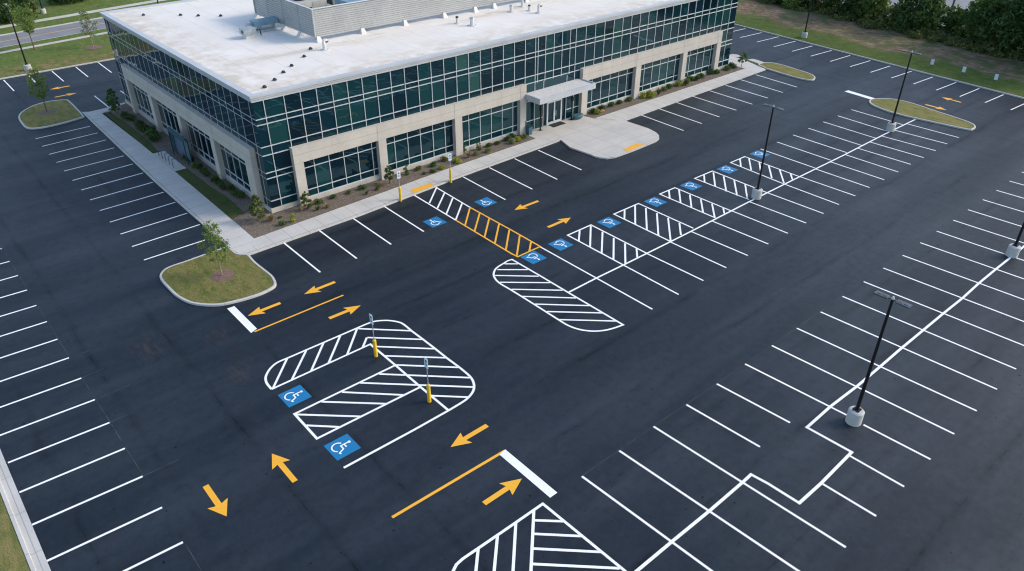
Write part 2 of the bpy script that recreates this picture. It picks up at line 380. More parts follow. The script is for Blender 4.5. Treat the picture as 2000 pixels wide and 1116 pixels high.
strip([(-160, 134.35-177*.127), (260, 134.35+243*.127)], .18, 'road_line', 'yellow_paint', .048)
# left kerb with gutter pan
poly([(-1.25, -70), (-1.25, 62), (-1.75, 62), (-1.75, -70)][::-1], .012, 'gutter', 'kerb_concrete')
kerb([(-1.75, 62), (-1.75, -70)], .18, .15, side=-1)
poly([(-1.93, -70), (-1.93, 62), (-60, 74), (-60, -70)], .12, 'lawn', 'island_grass')
kerb([(kx(-70), -70), (kx(114.2), 114.25)], .16, .15, side=-1)
kerb([(kx(114.2), 114.25), (-45, 114.1)], .18, .15, side=-1)

def island(pts, name, z=.13, mat='island_grass', closed=True, k=4):
    if area(pts) < 0: pts = pts[::-1]
    p = smoothline(pts, True, k)
    kerb(p, .17, .15, closed=True, side=1)
    inner = offset_line(p, .16, True)
    o = poly([(q.x, q.y) for q in inner], z, name, mat); return inner
isl1 = [G(*p) for p in ((443, 485), (407.9, 496.5), (365, 512), (333.8, 522.6), (319.5, 530.5), (312.4, 540.9), (315, 550), (326, 563), (343.7, 580.1), (366.3, 592.6), (391.4, 598.1), (426.5, 598.9), (464.1, 591.4), (500, 581), (522, 572), (537, 563), (540.1, 556), (537.6, 548.4), (530.1, 538.4), (500, 514.6), (486, 500), (466, 498), (452, 488))]
isl2 = [G(*p) for p in ((164.3, 230.4), (140, 238), (115.4, 244.6), (85.3, 251), (62.7, 253.4), (50.2, 251), (41.4, 242.1), (36.4, 232.1), (40.1, 223.3), (52.7, 214.5), (72.8, 205.7), (100.4, 199.4), (129.2, 196.9), (138, 200.7), (156.8, 219.5), (163, 227))]
isl3 = [G(*p) for p in ((1481, 127.5), (1500, 123.7), (1525.1, 127.9), (1550.2, 135.5), (1577.8, 144.3), (1590.3, 150.5), (1591.6, 155.5), (1582.8, 158.6), (1550.2, 152.3), (1500, 137.2), (1488, 132))]
isl4 = [G(*p) for p in ((1713.2, 194.4), (1740.8, 195.2), (1776, 202), (1826.1, 218.3), (1876.3, 234.6), (1898.9, 243.4), (1905.2, 249.6), (1901.4, 253.9), (1891.4, 255.4), (1851.2, 247.1), (1788.5, 233.3), (1738.3, 220.8), (1705.7, 208.2), (1696.9, 200.7), (1700.7, 196.2))]
in1 = island(isl1, 'grass_island'); island(isl2, 'grass_island'); island(isl3, 'grass_island'); island(isl4, 'grass_island')

# sidewalks (0.15 m high slabs with a real kerb face)
SW = .15
def slab(pts, name, mat, z=SW): return poly(pts, z, name, mat, z0=-.02)
fo = [G(486, 496.5, SW), G(702, 420, SW), G(900, 344, SW), G(1095.4, 272.9, SW)]
fi = [G(1046, 271, SW), G(950, 304, SW), G(868.4, 332, SW), G(750, 375.3, SW), G(497, 466, SW)]
lo_ = [G(160, 219, SW), G(300, 352, SW), G(445.5, 482, SW)]
li_ = [G(497, 466, SW), G(342, 333, SW), G(198, 221, SW)]
slab(fo[:1]+fo[1:]+fi[:], 'sidewalk', 'sidewalk_x')
slab([lo_[2], G(466.4, 495.4, SW), G(486, 496.5, SW), G(497, 466, SW)]+li_[1:]+[G(190+130/7.972, 218, SW), lo_[0], lo_[1]], 'sidewalk', 'sidewalk_y')
slab([G(163, 221, SW+.002), G(190+130/7.972, 211.3, SW+.002), G(243, 200, SW+.002), G(249, 207, SW+.002), G(199, 221, SW+.002)], 'sidewalk', 'plaza', SW+.002)
plaza = [G(1046, 271, SW), G(1095.4, 272.9, SW), G(1112.9, 287.5, SW)]+[G(*p, SW) for p in ((1150.5, 300.5), (1162, 305.2), (1172, 307.6), (1185.6, 309), (1200.7, 306.6), (1235, 294.5), (1270.9, 279.8), (1282, 275), (1287.5, 270), (1287, 264.5), (1281, 258.4), (1265.9, 250.9), (1219.5, 235.3), (1160.5, 232.1), (1141.7, 225.7))]
pl = [tuple(plaza[0]), *[tuple(p) for p in plaza[1:16]], plaza[16], (59.95, 54.95), (59.6, 56.3), (59.5, 56.9), (50.98, 56.9)]
slab(pl, 'plaza', 'plaza')
ro = [G(1219.5, 235.3, SW), G(1350, 187.5, SW), G(1487, 138.5, SW), G(1495.5, 135.5, SW)]
slab([(59.95, 54.95), ro[0], ro[1], ro[2], ro[3], (92.2, 58.0), (92.0, 64), (88.9, 64), (88.7, 55.0)], 'sidewalk', 'sidewalk_x', SW-.001)
# planting beds
def jl(pts, d): strip(offset_line([Vector(p) for p in pts], d), .03, 'sidewalk_joint', 'dark_grille', SW+.004)
jl(fo, .2); jl([lo_[0], lo_[1], lo_[2]], .2)
poly([fi[4], fi[3], fi[2], fi[1], fi[0], (51.0, 56.95), (22.7, 56.95), (22.7, 59), (19.45, 58)], .17, 'mulch_bed', 'mulch', z0=0)
poly([(59.9, 54.96), (88.65, 55.03), (88.85, 62), (87.4, 62), (87.4, 56.95), (59.6, 56.95)], .17, 'mulch_bed', 'mulch', z0=0)
poly([(20.75, 58.6), (22.6, 59), (22.6, 94), (20.2, 93.3), (20.0, 77), (20.6, 76.7), (20.6, 71)], .17, 'mulch_bed', 'mulch', z0=0)
poly([(19.43, 57.9), (20.75, 58.55), (20.9, 62), (20.62, 66), (20.62, 70.9), (19.5, 70.9)], .18, 'grass_strip', 'bed_grass', z0=0)
poly([(19.45, 76.8), (20.0, 76.9), (20.35, 80), (20.3, 87), (20.1, 91), (19.5, 92.3)], .18, 'grass_strip', 'bed_grass', z0=0)
slab([(19.4, 70.95), (20.62, 70.95), (21.2, 71.6), (21.2, 76.5), (20.6, 76.65), (19.4, 76.75)], 'bike_pad', 'plaza', SW+.004)
# pale concrete flumes right of the building
poly([G(*p) for p in ((1424, 108), (1431, 106.3), (1440, 107.5), (1448, 110.5), (1441, 112), (1424, 113.5))], .05, 'drain_apron', 'far_walk', z0=0)
poly([G(*p) for p in ((1424, 114), (1440, 113), (1455, 116.5), (1466, 121), (1476, 125.5), (1478, 128), (1452, 122), (1425, 118))], .08, 'grass_strip', 'lawn', z0=0)
poly([G(*p) for p in ((1460, 117), (1470, 115.5), (1480, 118), (1490, 121.5), (1496, 124.8), (1484, 126), (1473, 122))], .03, 'drain_apron', 'far_walk', z0=0)
M['mulch_disc'] = M['red_mulch']
def disc(c, r, name, mat, z, n=28, jit=.06):
    vs = [(c[0], c[1], z+.06)]+[(c[0]+r*(1+R_.uniform(-jit, jit))*math.cos(2*PI*i/n), c[1]+r*(1+R_.uniform(-jit, jit))*math.sin(2*PI*i/n), z) for i in range(n)]
    o = obj(name, vs, [(0, 1+i, 1+(i+1) % n) for i in range(n)], mat); o['kind'] = 'structure'; return o
t1 = G(434, 539, .13); disc(t1, .86, 'mulch_bed', 'red_mulch', .135)
t2 = G(92.2, 219.1, .13); disc(t2, .95, 'mulch_bed', 'mulch', .135)

# ------------------------------------------------------------------ painted lines
LW = .135
def L(a, b_, z=ZP, wd=LW, mat='white_paint', name='road_line'): return strip([a, b_], wd, name, mat, z)
A_ = [(552.7, 473.2), (622.2, 449.3), (686.9, 424.8), (748.9, 402.4)]; Ab = [(625.4, 532.1), (696.9, 505.3), (763.9, 477.7), (827.7, 452.6)]
B_ = [(904.4, 345.7), (955.6, 327.7), (1005, 310.1), (1051.4, 293.8)]; Bb = [(987.2, 390.4), (1039.6, 369.8), (1088.3, 350.7), (1135.7, 332.2)]
C_ = [(1250.9, 224.5), (1286.8, 212.5), (1321.9, 200.7), (1353.7, 188.7), (1386.4, 177.6), (1417.2, 166.8), (1446.6, 156), (1476.2, 146.3)]
Cb = [(1335.2, 255.4), (1370.8, 241.8), (1405.2, 228.8), (1438.3, 215.8), (1469.6, 204), (1500, 192), (1528.9, 181.1), (1557, 170.6)]
for T, B in ((A_, Ab), (B_, Bb), (C_, Cb)):
    for p, q in zip(T, B): L(G(*p), G(*q))
Db = [(1274.2, 604.4), (1325.4, 575.6), (1373.8, 548.4), (1418.5, 523.3), (1460.6, 499.5), (1500.7, 477), (1538.9, 456.1), (1574.5, 436), (1608.6, 417.5), (1638.7, 399.9), (1670.6, 382.9), (1698.2, 366.6), (1727, 351.5), (1754.6, 336.4), (1779, 321.4), (1804.3, 308.3), (1827.4, 294.6), (1850, 281.3), (1873, 269.2)]
Dm = [(1055.2, 482.6), (1217, 517.8), (1262.2, 495), (1308.6, 472.7), (1350, 452.6), (1390.1, 431.8), (1428, 411.7), (1463.5, 394.4), (1500, 377.3), (1531.4, 359.8), (1563.2, 345.7), (1592.3, 330.2), (1621.7, 316.4), (1649.8, 302.1), (1675.6, 290), (1700, 278), (1723.3, 266.4), (1747, 254.6), (1771, 242)]
for p, q in zip(Dm, Db): L(G(*p), G(*q))
for p, q in (((1485.4, 291.3), (1592, 328.6)), ((1517.6, 277.7), (1622.9, 313.4)), ((1548.9, 263.9), (1653.5, 298.4)), ((1579, 250.9), (1683, 284.5)), ((1607.9, 238.3), (1710.7, 270.4)), ((1636.2, 226.5), (1736, 257.6)), ((1663, 214.5), (1763, 243.8))): L(G(*p), G(*q))
strip([G(*p) for p in ((1111.5, 571), (1164.3, 543.8), (1217, 518.3), (1308.6, 473), (1390, 432), (1462.9, 394.6), (1531.4, 360.6), (1592.3, 330.6), (1649.8, 302.6), (1694.4, 279.6), (1729, 262), (1788, 233.6))], .155, 'road_line', 'white_paint', ZP*2)
Et = [(1136.7, 930.8), (1209.5, 880.7), (1276.7, 833.5), (1340.7, 790.8), (1400.1, 750.2), (1455.3, 711.3), (1507.5, 675.4), (1556.5, 641.5), (1602.9, 609.7), (1645.5, 579.3), (1686.9, 550.5), (1725.3, 523.9), (1762.7, 499), (1797.3, 474.4), (1829.4, 451.9), (1861.8, 430.5), (1890.6, 410), (1919.5, 390.4), (1946.1, 372.1), (1971.7, 354), (1995.5, 336.4)]
Ee = {9: (1984.7, 721.1), 8: (1947.3, 760.7), 7: (1907.7, 802.9), 6: (1863.8, 848), 4: (1543.1, 825.9), 3: (1484.2, 873.1), 2: (1651.8, 1069.3)}
g = [Vector(G(*p)) for p in Et]; full = Vector(G(*Ee[9]))-g[9]
step = (g[19]-g[9])/10
while len(g) < 30: g.append(g[-1]+step)
for k in range(30):
    if k in Ee: L(g[k], G(*Ee[k]))
    elif k == 5: L(g[k], G(1653.5, 811)); L(G(1686.5, 830), G(1817.4, 897.5))
    elif k == 0: L(g[k], g[k]+(Vector(G(1385, 1112))-g[0]).normalized()*11.7)
    elif k == 1: L(g[k], g[k]+(Vector(G(1560, 1116))-g[1]).normalized()*11.7)
    else: L(g[k], g[k]+full)
sp0 = Vector(G(1311.8, 1058.8)); sp1 = Vector(G(1243.4, 1116)); dd = (sp1-sp0).normalized()
strip([sp1+dd*12, sp1, sp0, G(1385.6, 998.3), G(1451.6, 941.4), G(1467, 927.2), G(1500, 945), G(1561, 983), G(1603, 945), G(1663.5, 883.5), G(1576, 835.3), G(1621.7, 794.6), G(1674.4, 754.4), G(1720.8, 715), G(1762.2, 679.2), G(1804.8, 644), G(1842.4, 612.7), G(1880.1, 582.6), G(1911.4, 554), G(1946.5, 525), G(1972.9, 504), g[17]+full*.5, g[24]+full*.5], .165, 'road_line', 'white_paint', ZP*2)
L(G(1660.6, 891.2), G(1765.9, 950.9)); L(G(1604.5, 944.2), G(1711.2, 1008.3))
Fl = [(281, 508.3), (257.9, 482), (235.3, 457.6), (214.5, 434.3), (194.9, 411.7), (176.1, 390.9), (158.6, 371.6), (141.7, 352.8), (125.4, 334.4), (110.4, 317.6), (96.1, 301.8), (82, 286.3), (69.5, 271.4)]
Fr = [(416, 464), (390.6, 438.8), (365.8, 416.7), (342.4, 395.4), (319.9, 375.6), (298.5, 356.3), (279.2, 338.2), (259.7, 320.6), (241.6, 304.8), (223.3, 289), (207.2, 273.6), (190.7, 259.9), (175.6, 247.1)]
for p, q in zip(Fl, Fr): L(G(*p), G(*q))
Gr = [(357.2, 1059.3), (316.6, 991.5), (278.5, 930.8), (243.9, 876.1), (213.7, 825.9), (185.1, 781), (158.8, 738.9), (134.7, 699.2), (112.1, 662.9), (91.6, 628.5), (71, 596.9), (52.7, 566.8), (35.1, 538.4), (18.8, 510.8), (3.8, 485.7)]
Gl = {1: (91.6, 1096.2), 2: (62.7, 1025.4), 3: (38.1, 962), 4: (15.6, 904.2)}
gr = [Vector(G(*p)) for p in Gr]; vec = Vector(G(*Gl[2]))-gr[2]
gr = [gr[0]-(gr[1]-gr[0])*k for k in (3, 2, 1)]+gr
for k, p in enumerate(gr):
    q = Vector(G(*Gl[k-3])) if k-3 in Gl else p+vec
    L(p, q)
for k in range(len(gr)-1):
    if R_.random() < .8: strip([gr[k]+Vector((.05, -.1)), gr[k+1]+Vector((.05, -.2))], .025, 'chalk_line', 'chalk_line', ZP*.5)
for k in range(0, 9): strip([g[k]+Vector((0, .03)), g[k+1]+Vector((0, .03))], .025, 'chalk_line', 'chalk_line', ZP*.5)
for k in (5, 7, 8, 9, 10): strip([gr[k], gr[k]+Vector((R_.uniform(1, 2.2), R_.uniform(-.05, .1)))], .03, 'chalk_line', 'chalk_line', ZP*.5)
for p, q in (((6.9, 156.4), (27.6, 178.1)), ((55.2, 147.4), (74, 165.8)), ((101.6, 139.5), (124.6, 159.3)), ((148, 131.1), (171.9, 150.4)), ((191.9, 122.5), (217.9, 142)), ((184.4, 187.5), (211.4, 209.1)), ((235.2, 177.7), (262, 196))): L(G(*p), G(*q))
RR = [((1445.7, 73.8), (1487.7, 64)), ((1478, 82.5), (1520.6, 72.1)), ((1511.2, 91.6), (1553.6, 80.9)), ((1546.7, 100.6), (1586.8, 90.1)), ((1583.3, 110.1), (1624.5, 98.8)), ((1621.3, 120.4), (1660.6, 108.5)), ((1660.6, 130.5), (1700.2, 118.7)), ((1699.9, 141.7), (1738.8, 129.2)), ((1741.3, 152.5), (1781, 139.2)), ((1784.2, 164.3), (1822.4, 150.5)), ((1828.6, 176.4), (1867.5, 161.3)), ((1874.6, 188.9), (1912.7, 173.1)), ((1924, 200.7), (1960.4, 185.1)), ((1974.2, 215), (2003, 202))]
rr = [(Vector(G(*p)), Vector(G(*q))) for p, q in RR]; st = (rr[1][0]-rr[6][0])/5
rr += [(rr[0][0]+st*k, rr[0][1]+st*k) for k in (1, 2, 3, 4, 5)]+[(rr[13][0]-st*k, rr[13][1]-st*k) for k in (1, 2, 3, 4)]
for p, q in rr: L(p, q, wd=.14)
strip([G(1565, 100.5), G(1561, 118)], .08, 'road_line', 'chalk_line', ZP)
# stop bars and yellow centre lines
def thing_poly(pts, z, name, mat, label, cat, group=None):
    return tag(poly(pts, z, name, mat, kind=None), label, cat, group)
thing_poly([G(*p) for p in ((443.5, 603.2), (457.8, 598.4), (502, 642.5), (490.5, 650.8))], ZP*2, 'stop_line', 'white_paint', 'thick white stop line painted beside the grass island with the round mulch ring', 'stop line', 'painted stop lines')
thing_poly([G(*p) for p in ((975.4, 888.2), (986.7, 878.1), (1088.6, 962.7), (1074.5, 972.7))], ZP*2, 'stop_line', 'white_paint', 'thick white stop line at the end of the long yellow line in the foreground', 'stop line', 'painted stop lines')
thing_poly([G(*p) for p in ((1649.3, 179), (1656.8, 176.9), (1711, 193), (1703.5, 195.5))], ZP*2, 'stop_line', 'white_paint', 'thick white stop line touching the long thin grass island at the far right', 'stop line', 'painted stop lines')
strip([G(497, 648.3), G(670.6, 576.8)], .14, 'road_line', 'yellow_paint', ZP)
strip([G(765.9, 1010.9), G(985.5, 881)], .17, 'road_line', 'yellow_paint', ZP)

# arrows
def arrow(tail, tip, label):
    a = Vector(G(*tail)); b_ = Vector(G(*tip)); d = b_-a; Ln = d.length; d.normalize(); n = Vector((-d.y, d.x))
    sw, hw, hl = .15, .52, 1.1
    P = lambda u, v: (a.x+d.x*u+n.x*v, a.y+d.y*u+n.y*v, ZP*1.5)
    vs = [P(0, -sw), P(Ln-hl*.88, -sw), P(Ln-hl, -hw), P(Ln, 0), P(Ln-hl, hw), P(Ln-hl*.88, sw), P(0, sw)]
    o = obj('painted_arrow', vs, [(0, 1, 5, 6), (1, 2, 3), (1, 3, 5), (3, 4, 5)], 'yellow_paint')
    tag(o, label, 'road marking', 'yellow arrows painted on the asphalt')
arrow((643, 622.2), (704.5, 596.9), 'yellow arrow pointing up right below the thin yellow line by the stop line')
arrow((654.3, 551), (594, 575), 'yellow arrow pointing down left above the short yellow centre line, upper one of two')
arrow((547.7, 592.1), (483.5, 617.5), 'yellow arrow pointing at the white stop line beside the grass island')
arrow((1051.4, 392.9), (1005, 410.5), 'yellow arrow pointing down left in the aisle near the yellow hatching')
arrow((1070.2, 444.3), (1114.9, 425.5), 'yellow arrow pointing up right in the aisle beside the row of blue symbols')
arrow((951.6, 831), (880, 873.6), 'yellow arrow pointing down left above the long foreground yellow line')
arrow((945.3, 984), (1019.3, 935.1), 'yellow arrow pointing up right at the thick foreground stop line')
arrow((576.5, 940.9), (530.9, 886.2), 'yellow arrow pointing up left in the left driving lane below the blue symbol')
arrow((401.4, 948.9), (442.8, 1009.1), 'yellow arrow pointing down right in the left driving lane')
arrow((136.1, 168.1), (97.2, 175.2), 'small far yellow arrow pointing left behind the building, upper of the pair')
arrow((107.2, 190.3), (150.2, 181.9), 'small far yellow arrow pointing right by the left tree island, lower of the pair')
arrow((1877, 200.4), (1838.8, 190.1), 'small far yellow arrow pointing left beside the right hand kerb row, upper one')
arrow((1807.4, 204.4), (1849.1, 215.4), 'small far yellow arrow pointing right beside the long thin grass island')

# accessible parking symbols
def symbol(corners, up, label):
    ps = [Vector(G(*p)) for p in corners]; c = sum(ps, Vector((0, 0)))/4; S = 1.46
    up = Vector(up); rt = Vector((up.y, -up.x))
    P = lambda u, v, z: (c.x+rt.x*(u-.5)*S+up.x*(v-.5)*S, c.y+rt.y*(u-.5)*S+up.y*(v-.5)*S, z)
    base = obj('accessible_parking_symbol', [P(0, 0, ZP*2), P(1, 0, ZP*2), P(1, 1, ZP*2), P(0, 1, ZP*2)], [(0, 3, 2, 1)], 'blue_paint')
    if Vector(base.data.polygons[0].normal).z < 0: base.data.flip_normals()
    tag(base, label, 'road marking', 'blue accessible parking symbols')
    vs = []; fs = []; zz = [ZP*3]
    def pl_(pts, wd):
        zz[0] += .0012; l = offset_line(pts, wd/2); r = offset_line(pts, -wd/2); n = len(pts); k = len(vs)
        vs.extend([P(p.x, p.y, zz[0]) for p in l]+[P(p.x, p.y, zz[0]) for p in r])
        fs.extend([(k+n+i, k+n+i+1, k+i+1, k+i) for i in range(n-1)])
    k = 0; zz[0] += .001; vs.append(P(.43, .83, zz[0]))
    for i in range(14): vs.append(P(.43+.06*math.cos(2*PI*i/14), .83+.06*math.sin(2*PI*i/14), zz[0]))
    fs.extend([(0, 1+i, 1+(i+1) % 14) for i in range(14)])
    pl_([Vector((.42, .77)), Vector((.42, .47))], .06)
    pl_([Vector((.45, .62)), Vector((.60, .62))], .055)
    pl_([Vector((.40, .48)), Vector((.62, .48)), Vector((.72, .26)), Vector((.80, .29))], .06)
    ang = [math.radians(118+i*(-30+360-118-0)/18) for i in range(19)]
    pl_([Vector((.42+.225*math.cos(a), .36+.225*math.sin(a))) for a in ang], .055)
    obj('wheelchair_symbol', vs, fs, 'white_paint', base)
VU, VD, UR = (0, 1), (0, -1), (1, 0)
symbol(((827.4, 433), (852.5, 423), (870.8, 434.8), (846.7, 445.6)), VU, 'blue wheelchair symbol in the bay left of the white hatching by the front sidewalk')
symbol(((927.3, 395.4), (951.6, 384.6), (969.6, 394.9), (946.6, 406.7)), VU, 'blue wheelchair symbol in the bay right of the white hatching by the front sidewalk')
seqw = ['nearest', 'second nearest', 'third nearest', 'fourth nearest', 'fifth nearest', 'second farthest', 'farthest']
for k, c in enumerate((((1018.8, 502), (1044.7, 492), (1065.2, 504), (1040.6, 515.8)), ((1072.3, 476.9), (1095.8, 466.4), (1117.9, 478.9), (1094.8, 490.2)), ((1168.1, 433.8), (1189.9, 424.3), (1211.5, 435.5), (1189.4, 446.8)), ((1258.4, 393.6), (1279.7, 384.6), (1301.8, 395.4), (1281.5, 405.4)), ((1329.2, 362.3), (1348.7, 353.3), (1370.5, 364), (1350.5, 374.1)), ((1399.4, 331.4), (1419, 321.9), (1440.8, 331.4), (1424, 341)), ((1464.1, 301.3), (1483, 293.8), (1503, 302), (1486.7, 310.1)))):
    symbol(c, VD, 'blue wheelchair symbol of the middle row of striped bays, '+seqw[k]+' of seven')
symbol(((543, 771.6), (587, 752.2), (608.6, 775.1), (563.6, 797.2)), UR, 'blue wheelchair symbol in the upper bay of the rounded striped block, by two bollards')
symbol(((632.5, 872.6), (679.4, 848), (704.3, 874.1), (657.9, 899.7)), UR, 'blue wheelchair symbol in the foreground bay below the rounded striped block')

# hatched zones: outline + stripes under one thing
def hatch(label, outlines, stripes, mat='white_paint', extra=()):
    e = empty('hatched_marking'); tag(e, label, 'road marking', 'hatched no parking zones')
    z = ZP*2
    for pts, closed in outlines:
        z += ZP*.5; strip([G(*p) for p in pts] if not isinstance(pts[0], Vector) else pts, .15, 'border_stripe', mat, z, closed, e, None)
    for p, q in stripes: strip([G(*p), G(*q)], .145, 'hatch_stripe', mat, ZP*1.4, parent=e, kind=None)
    for kind_, p, q in extra: strip([G(*p), G(*q)], .145, 'hatch_stripe', kind_, ZP*1.4, parent=e, kind=None)
def H(s_, ox, oy, prs): return [((ox+a/s_, oy+b/s_), (ox+c/s_, oy+d/s_)) for (a, b, c, d) in prs]
hatch('white striped access aisle starting at the yellow ramp pad of the front sidewalk', [([(890.1, 430.5), (808, 381.1)], 0), ([(838.7, 397.4), (852.5, 367), (917.7, 405.4)], 0)],
      [((868.3, 377.3), (854.2, 407.4)), ((884.3, 387.4), (871.8, 418.5)), ((902.6, 397.2), (890.1, 429.8))])
hatch('yellow striped crossing between the front bays and the middle row', [([(917.7, 405.4), (1000, 450.6), (1055.2, 482), (1011.3, 502), (1000, 496.5), (890.1, 430.5)], 0)],
      [((917.7, 406.7), (908.4, 440.5)), ((937, 416.7), (927, 451.5)), ((955.3, 427.3), (946.6, 462.8)), ((974.7, 438), (966.6, 475.2)), ((994.7, 449.6), (988, 488.2)), ((1015.1, 460.6), (1009.5, 499.5)), ((1037.1, 473.2), (1033.9, 490.7))], 'yellow_paint')
s7 = (3.986, 1000, 280)
def pt7(a, b_): return (1000+a/3.986, 280+b_/3.986)
for nm, quad, prs in (
    ('first', [(433, 717), (615, 637), (1047, 857), (865, 948)], [(527, 680, 520, 763), (613, 645, 608, 810), (705, 690, 698, 858), (792, 738, 790, 905), (880, 780, 883, 940), (970, 820, 975, 890)]),
    ('second', [(793, 553), (985, 470), (1412, 663), (1232, 765)], [(877, 520, 875, 596), (958, 485, 960, 636), (1042, 505, 1050, 676), (1128, 545, 1140, 720), (1215, 582, 1235, 762), (1303, 620, 1315, 715)]),
    ('third', [(1150, 397), (1268, 347), (1705, 527), (1583, 582)], [(1222, 368, 1228, 432), (1300, 362, 1313, 468), (1385, 402, 1398, 506), (1470, 437, 1488, 543), (1557, 472, 1578, 578), (1645, 507, 1653, 548)]),
    ('fourth', [(1422, 275), (1560, 217), (1990, 388), (1845, 440)], [(1495, 247, 1500, 307), (1568, 228, 1582, 338), (1648, 258, 1668, 376), (1730, 290, 1752, 408), (1815, 320, 1832, 434), (1900, 355, 1906, 410)]),
    ('fifth', [(1702, 152), (1812, 105), (2243, 263), (2117, 318)], [(1775, 122, 1782, 182), (1845, 120, 1862, 208), (1925, 148, 1940, 243), (1998, 172, 2023, 272), (2083, 205, 2117, 310), (2168, 235, 2183, 283)])):
    q = [pt7(*p) for p in quad]
    hatch('white striped middle row aisle between blue symbols, %s from the yellow stripes' % nm, [([q[3], q[0], q[1], q[2]], 0)], H(*s7, prs))
ov = [G(*p) for p in ((1000, 507.3), (992, 509.8), (984.2, 514.6), (969.1, 524.6), (964.1, 535.9), (967.9, 545.9), (977.9, 555), (1000, 568), (1045, 596), (1090.3, 624.7), (1107.9, 635.3), (1125.4, 642.3), (1143, 646), (1163.1, 647.3), (1183.1, 645.3), (1200.7, 640.8), (1217, 634.9))]
hatch('long white striped oval island marking at the near end of the middle row', [(smoothline(ov, False, 3)+[Vector(G(1110, 572)), Vector(G(1054, 538.6))], 1)],
      [((985.5, 515.8), (1012, 515.8)), ((971.6, 527.1), (1030.6, 527.1)), ((967.1, 538.4), (1051.9, 540)), ((976.7, 551.7), (1074.8, 552.6)), ((999, 565.5), (1098.6, 567.3)), ((1018.8, 579.3), (1124.7, 582.4)), ((1045.2, 594.4), (1151.3, 597.4)), ((1068.2, 608.9), (1177.6, 611.7)), ((1091.6, 624.7), (1204, 627.5))])
r5 = lambda prs: [(500+a/3.986, 560+b_/3.986) for a, b_ in prs]
o1 = r5([(122, 800), (85, 755), (75, 715), (85, 680), (115, 635), (165, 593), (240, 560), (785, 325), (885, 283), (950, 268), (1030, 265), (1100, 275), (1145, 292), (1210, 345), (1300, 412), (1395, 485), (1480, 553), (1590, 635), (1655, 690), (1685, 728), (1698, 772), (1688, 820), (1650, 868), (1600, 905), (1500, 965)])
def sm(px, a, b_, k=4):
    g_ = [Vector(G(*p)) for p in px]; return g_[:a]+smoothline(g_[a:b_], False, k)+g_[b_:]
ol = [Vector(G(*p)) for p in o1]
ol = smoothline(ol[:7], False, 4)+smoothline(ol[7:14], False, 4)+ol[14:17]+smoothline(ol[17:25], False, 4)+[Vector(G(808.6, 840.2)), Vector(G(671.5, 914.2))]
hatch('large rounded white striped block with two bays around the pair of foreground bollards', [
    (ol, 0), ([Vector(G(*p)) for p in r5([(122, 800), (890, 450), (1085, 613), (1275, 778), (1498, 965)])], 0),
    ([Vector(G(*p)) for p in r5([(1082, 615), (300, 993)])]+[Vector(G(619.2, 857.3)), Vector(G(819, 757.5))], 0)],
    H(3.986, 500, 560, [(242, 562, 132, 793), (390, 500, 280, 724), (525, 440, 430, 656), (655, 385, 565, 596), (787, 328, 710, 530), (863, 397, 831, 474), (790, 328, 1212, 345), (865, 397, 1298, 412), (930, 467, 1392, 485), (1002, 540, 1480, 555), (1090, 611, 1585, 630), (958, 681, 1665, 710), (812, 750, 1692, 783), (1365, 850, 1655, 862), (670, 822, 1155, 845), (512, 897, 1012, 913), (305, 996, 812, 1012)])+[((598.2, 831.3), (661.5, 834.3))])
bo = [Vector(G(*p)) for p in ((1060.2, 984.5), (1000, 1026.3), (935.3, 1070.6), (903.9, 1091.9), (891.4, 1103.2), (885, 1116), (880, 1140))]
hatch('white striped triangular zone cut by the bottom edge', [([Vector(G(890, 1160))]+bo[::-1]+[Vector(G(1220.8, 1116)), Vector(G(1275, 1160))], 0), ([(1042.6, 997.8), (1035.5, 1150)], 0)],
    [((1007.5, 1021.6), (1000, 1150)), ((971.6, 1047), (962, 1150)), ((934, 1072), (926, 1150)), ((1042, 1016.6), (1100, 1018.6)), ((1041, 1043), (1136, 1047.6)), ((1040, 1071.8), (1173.6, 1078.5)), ((1038.5, 1101.9), (1210, 1110.5)), ((1037, 1132), (1248, 1143))])
# tactile ramp pads
thing_poly([G(*p, SW) for p in ((801.5, 371.5), (840.8, 357.8), (847.8, 362.3), (809.2, 377.5))], SW+.012, 'tactile_pad', 'yellow_paint', 'yellow tactile pad on the front sidewalk between the two bollards', 'tactile pad', 'yellow tactile ramp pads')
thing_poly([G(*p, SW) for p in ((1216, 292.5), (1246, 279.5), (1259, 281.8), (1226, 296))], SW+.012, 'tactile_pad', 'yellow_paint', 'yellow tactile pad on the outer edge of the entrance plaza', 'tactile pad', 'yellow tactile ramp pads')

# ------------------------------------------------------------------ building
YB = 56.874; XL = 22.583; XR = 87.45; YK = 94.1
Z1, Z2, Z3, Z4, Z5, Z6, Z7, ZG = 8.33, 7.86, 6.0, 5.27, 3.76, 3.26, 1.23, .57
ZT = 9.78; CT = 5.42; CB = 4.02; ZR = 10.18
bld = empty('office_building', (XL, YB, 0)); tag(bld, 'two storey office building with teal glass bands, pale concrete frame and white flat roof', 'building')
def bp(mb, name, mat, parent=None, mats=None):
    mb.v = [(x-XL, y-YB, z) for x, y, z in mb.v] if parent is None else [(x-XL, y-YB, z) for x, y, z in mb.v]
    return mb.build(name, mat, parent or bld, mats)
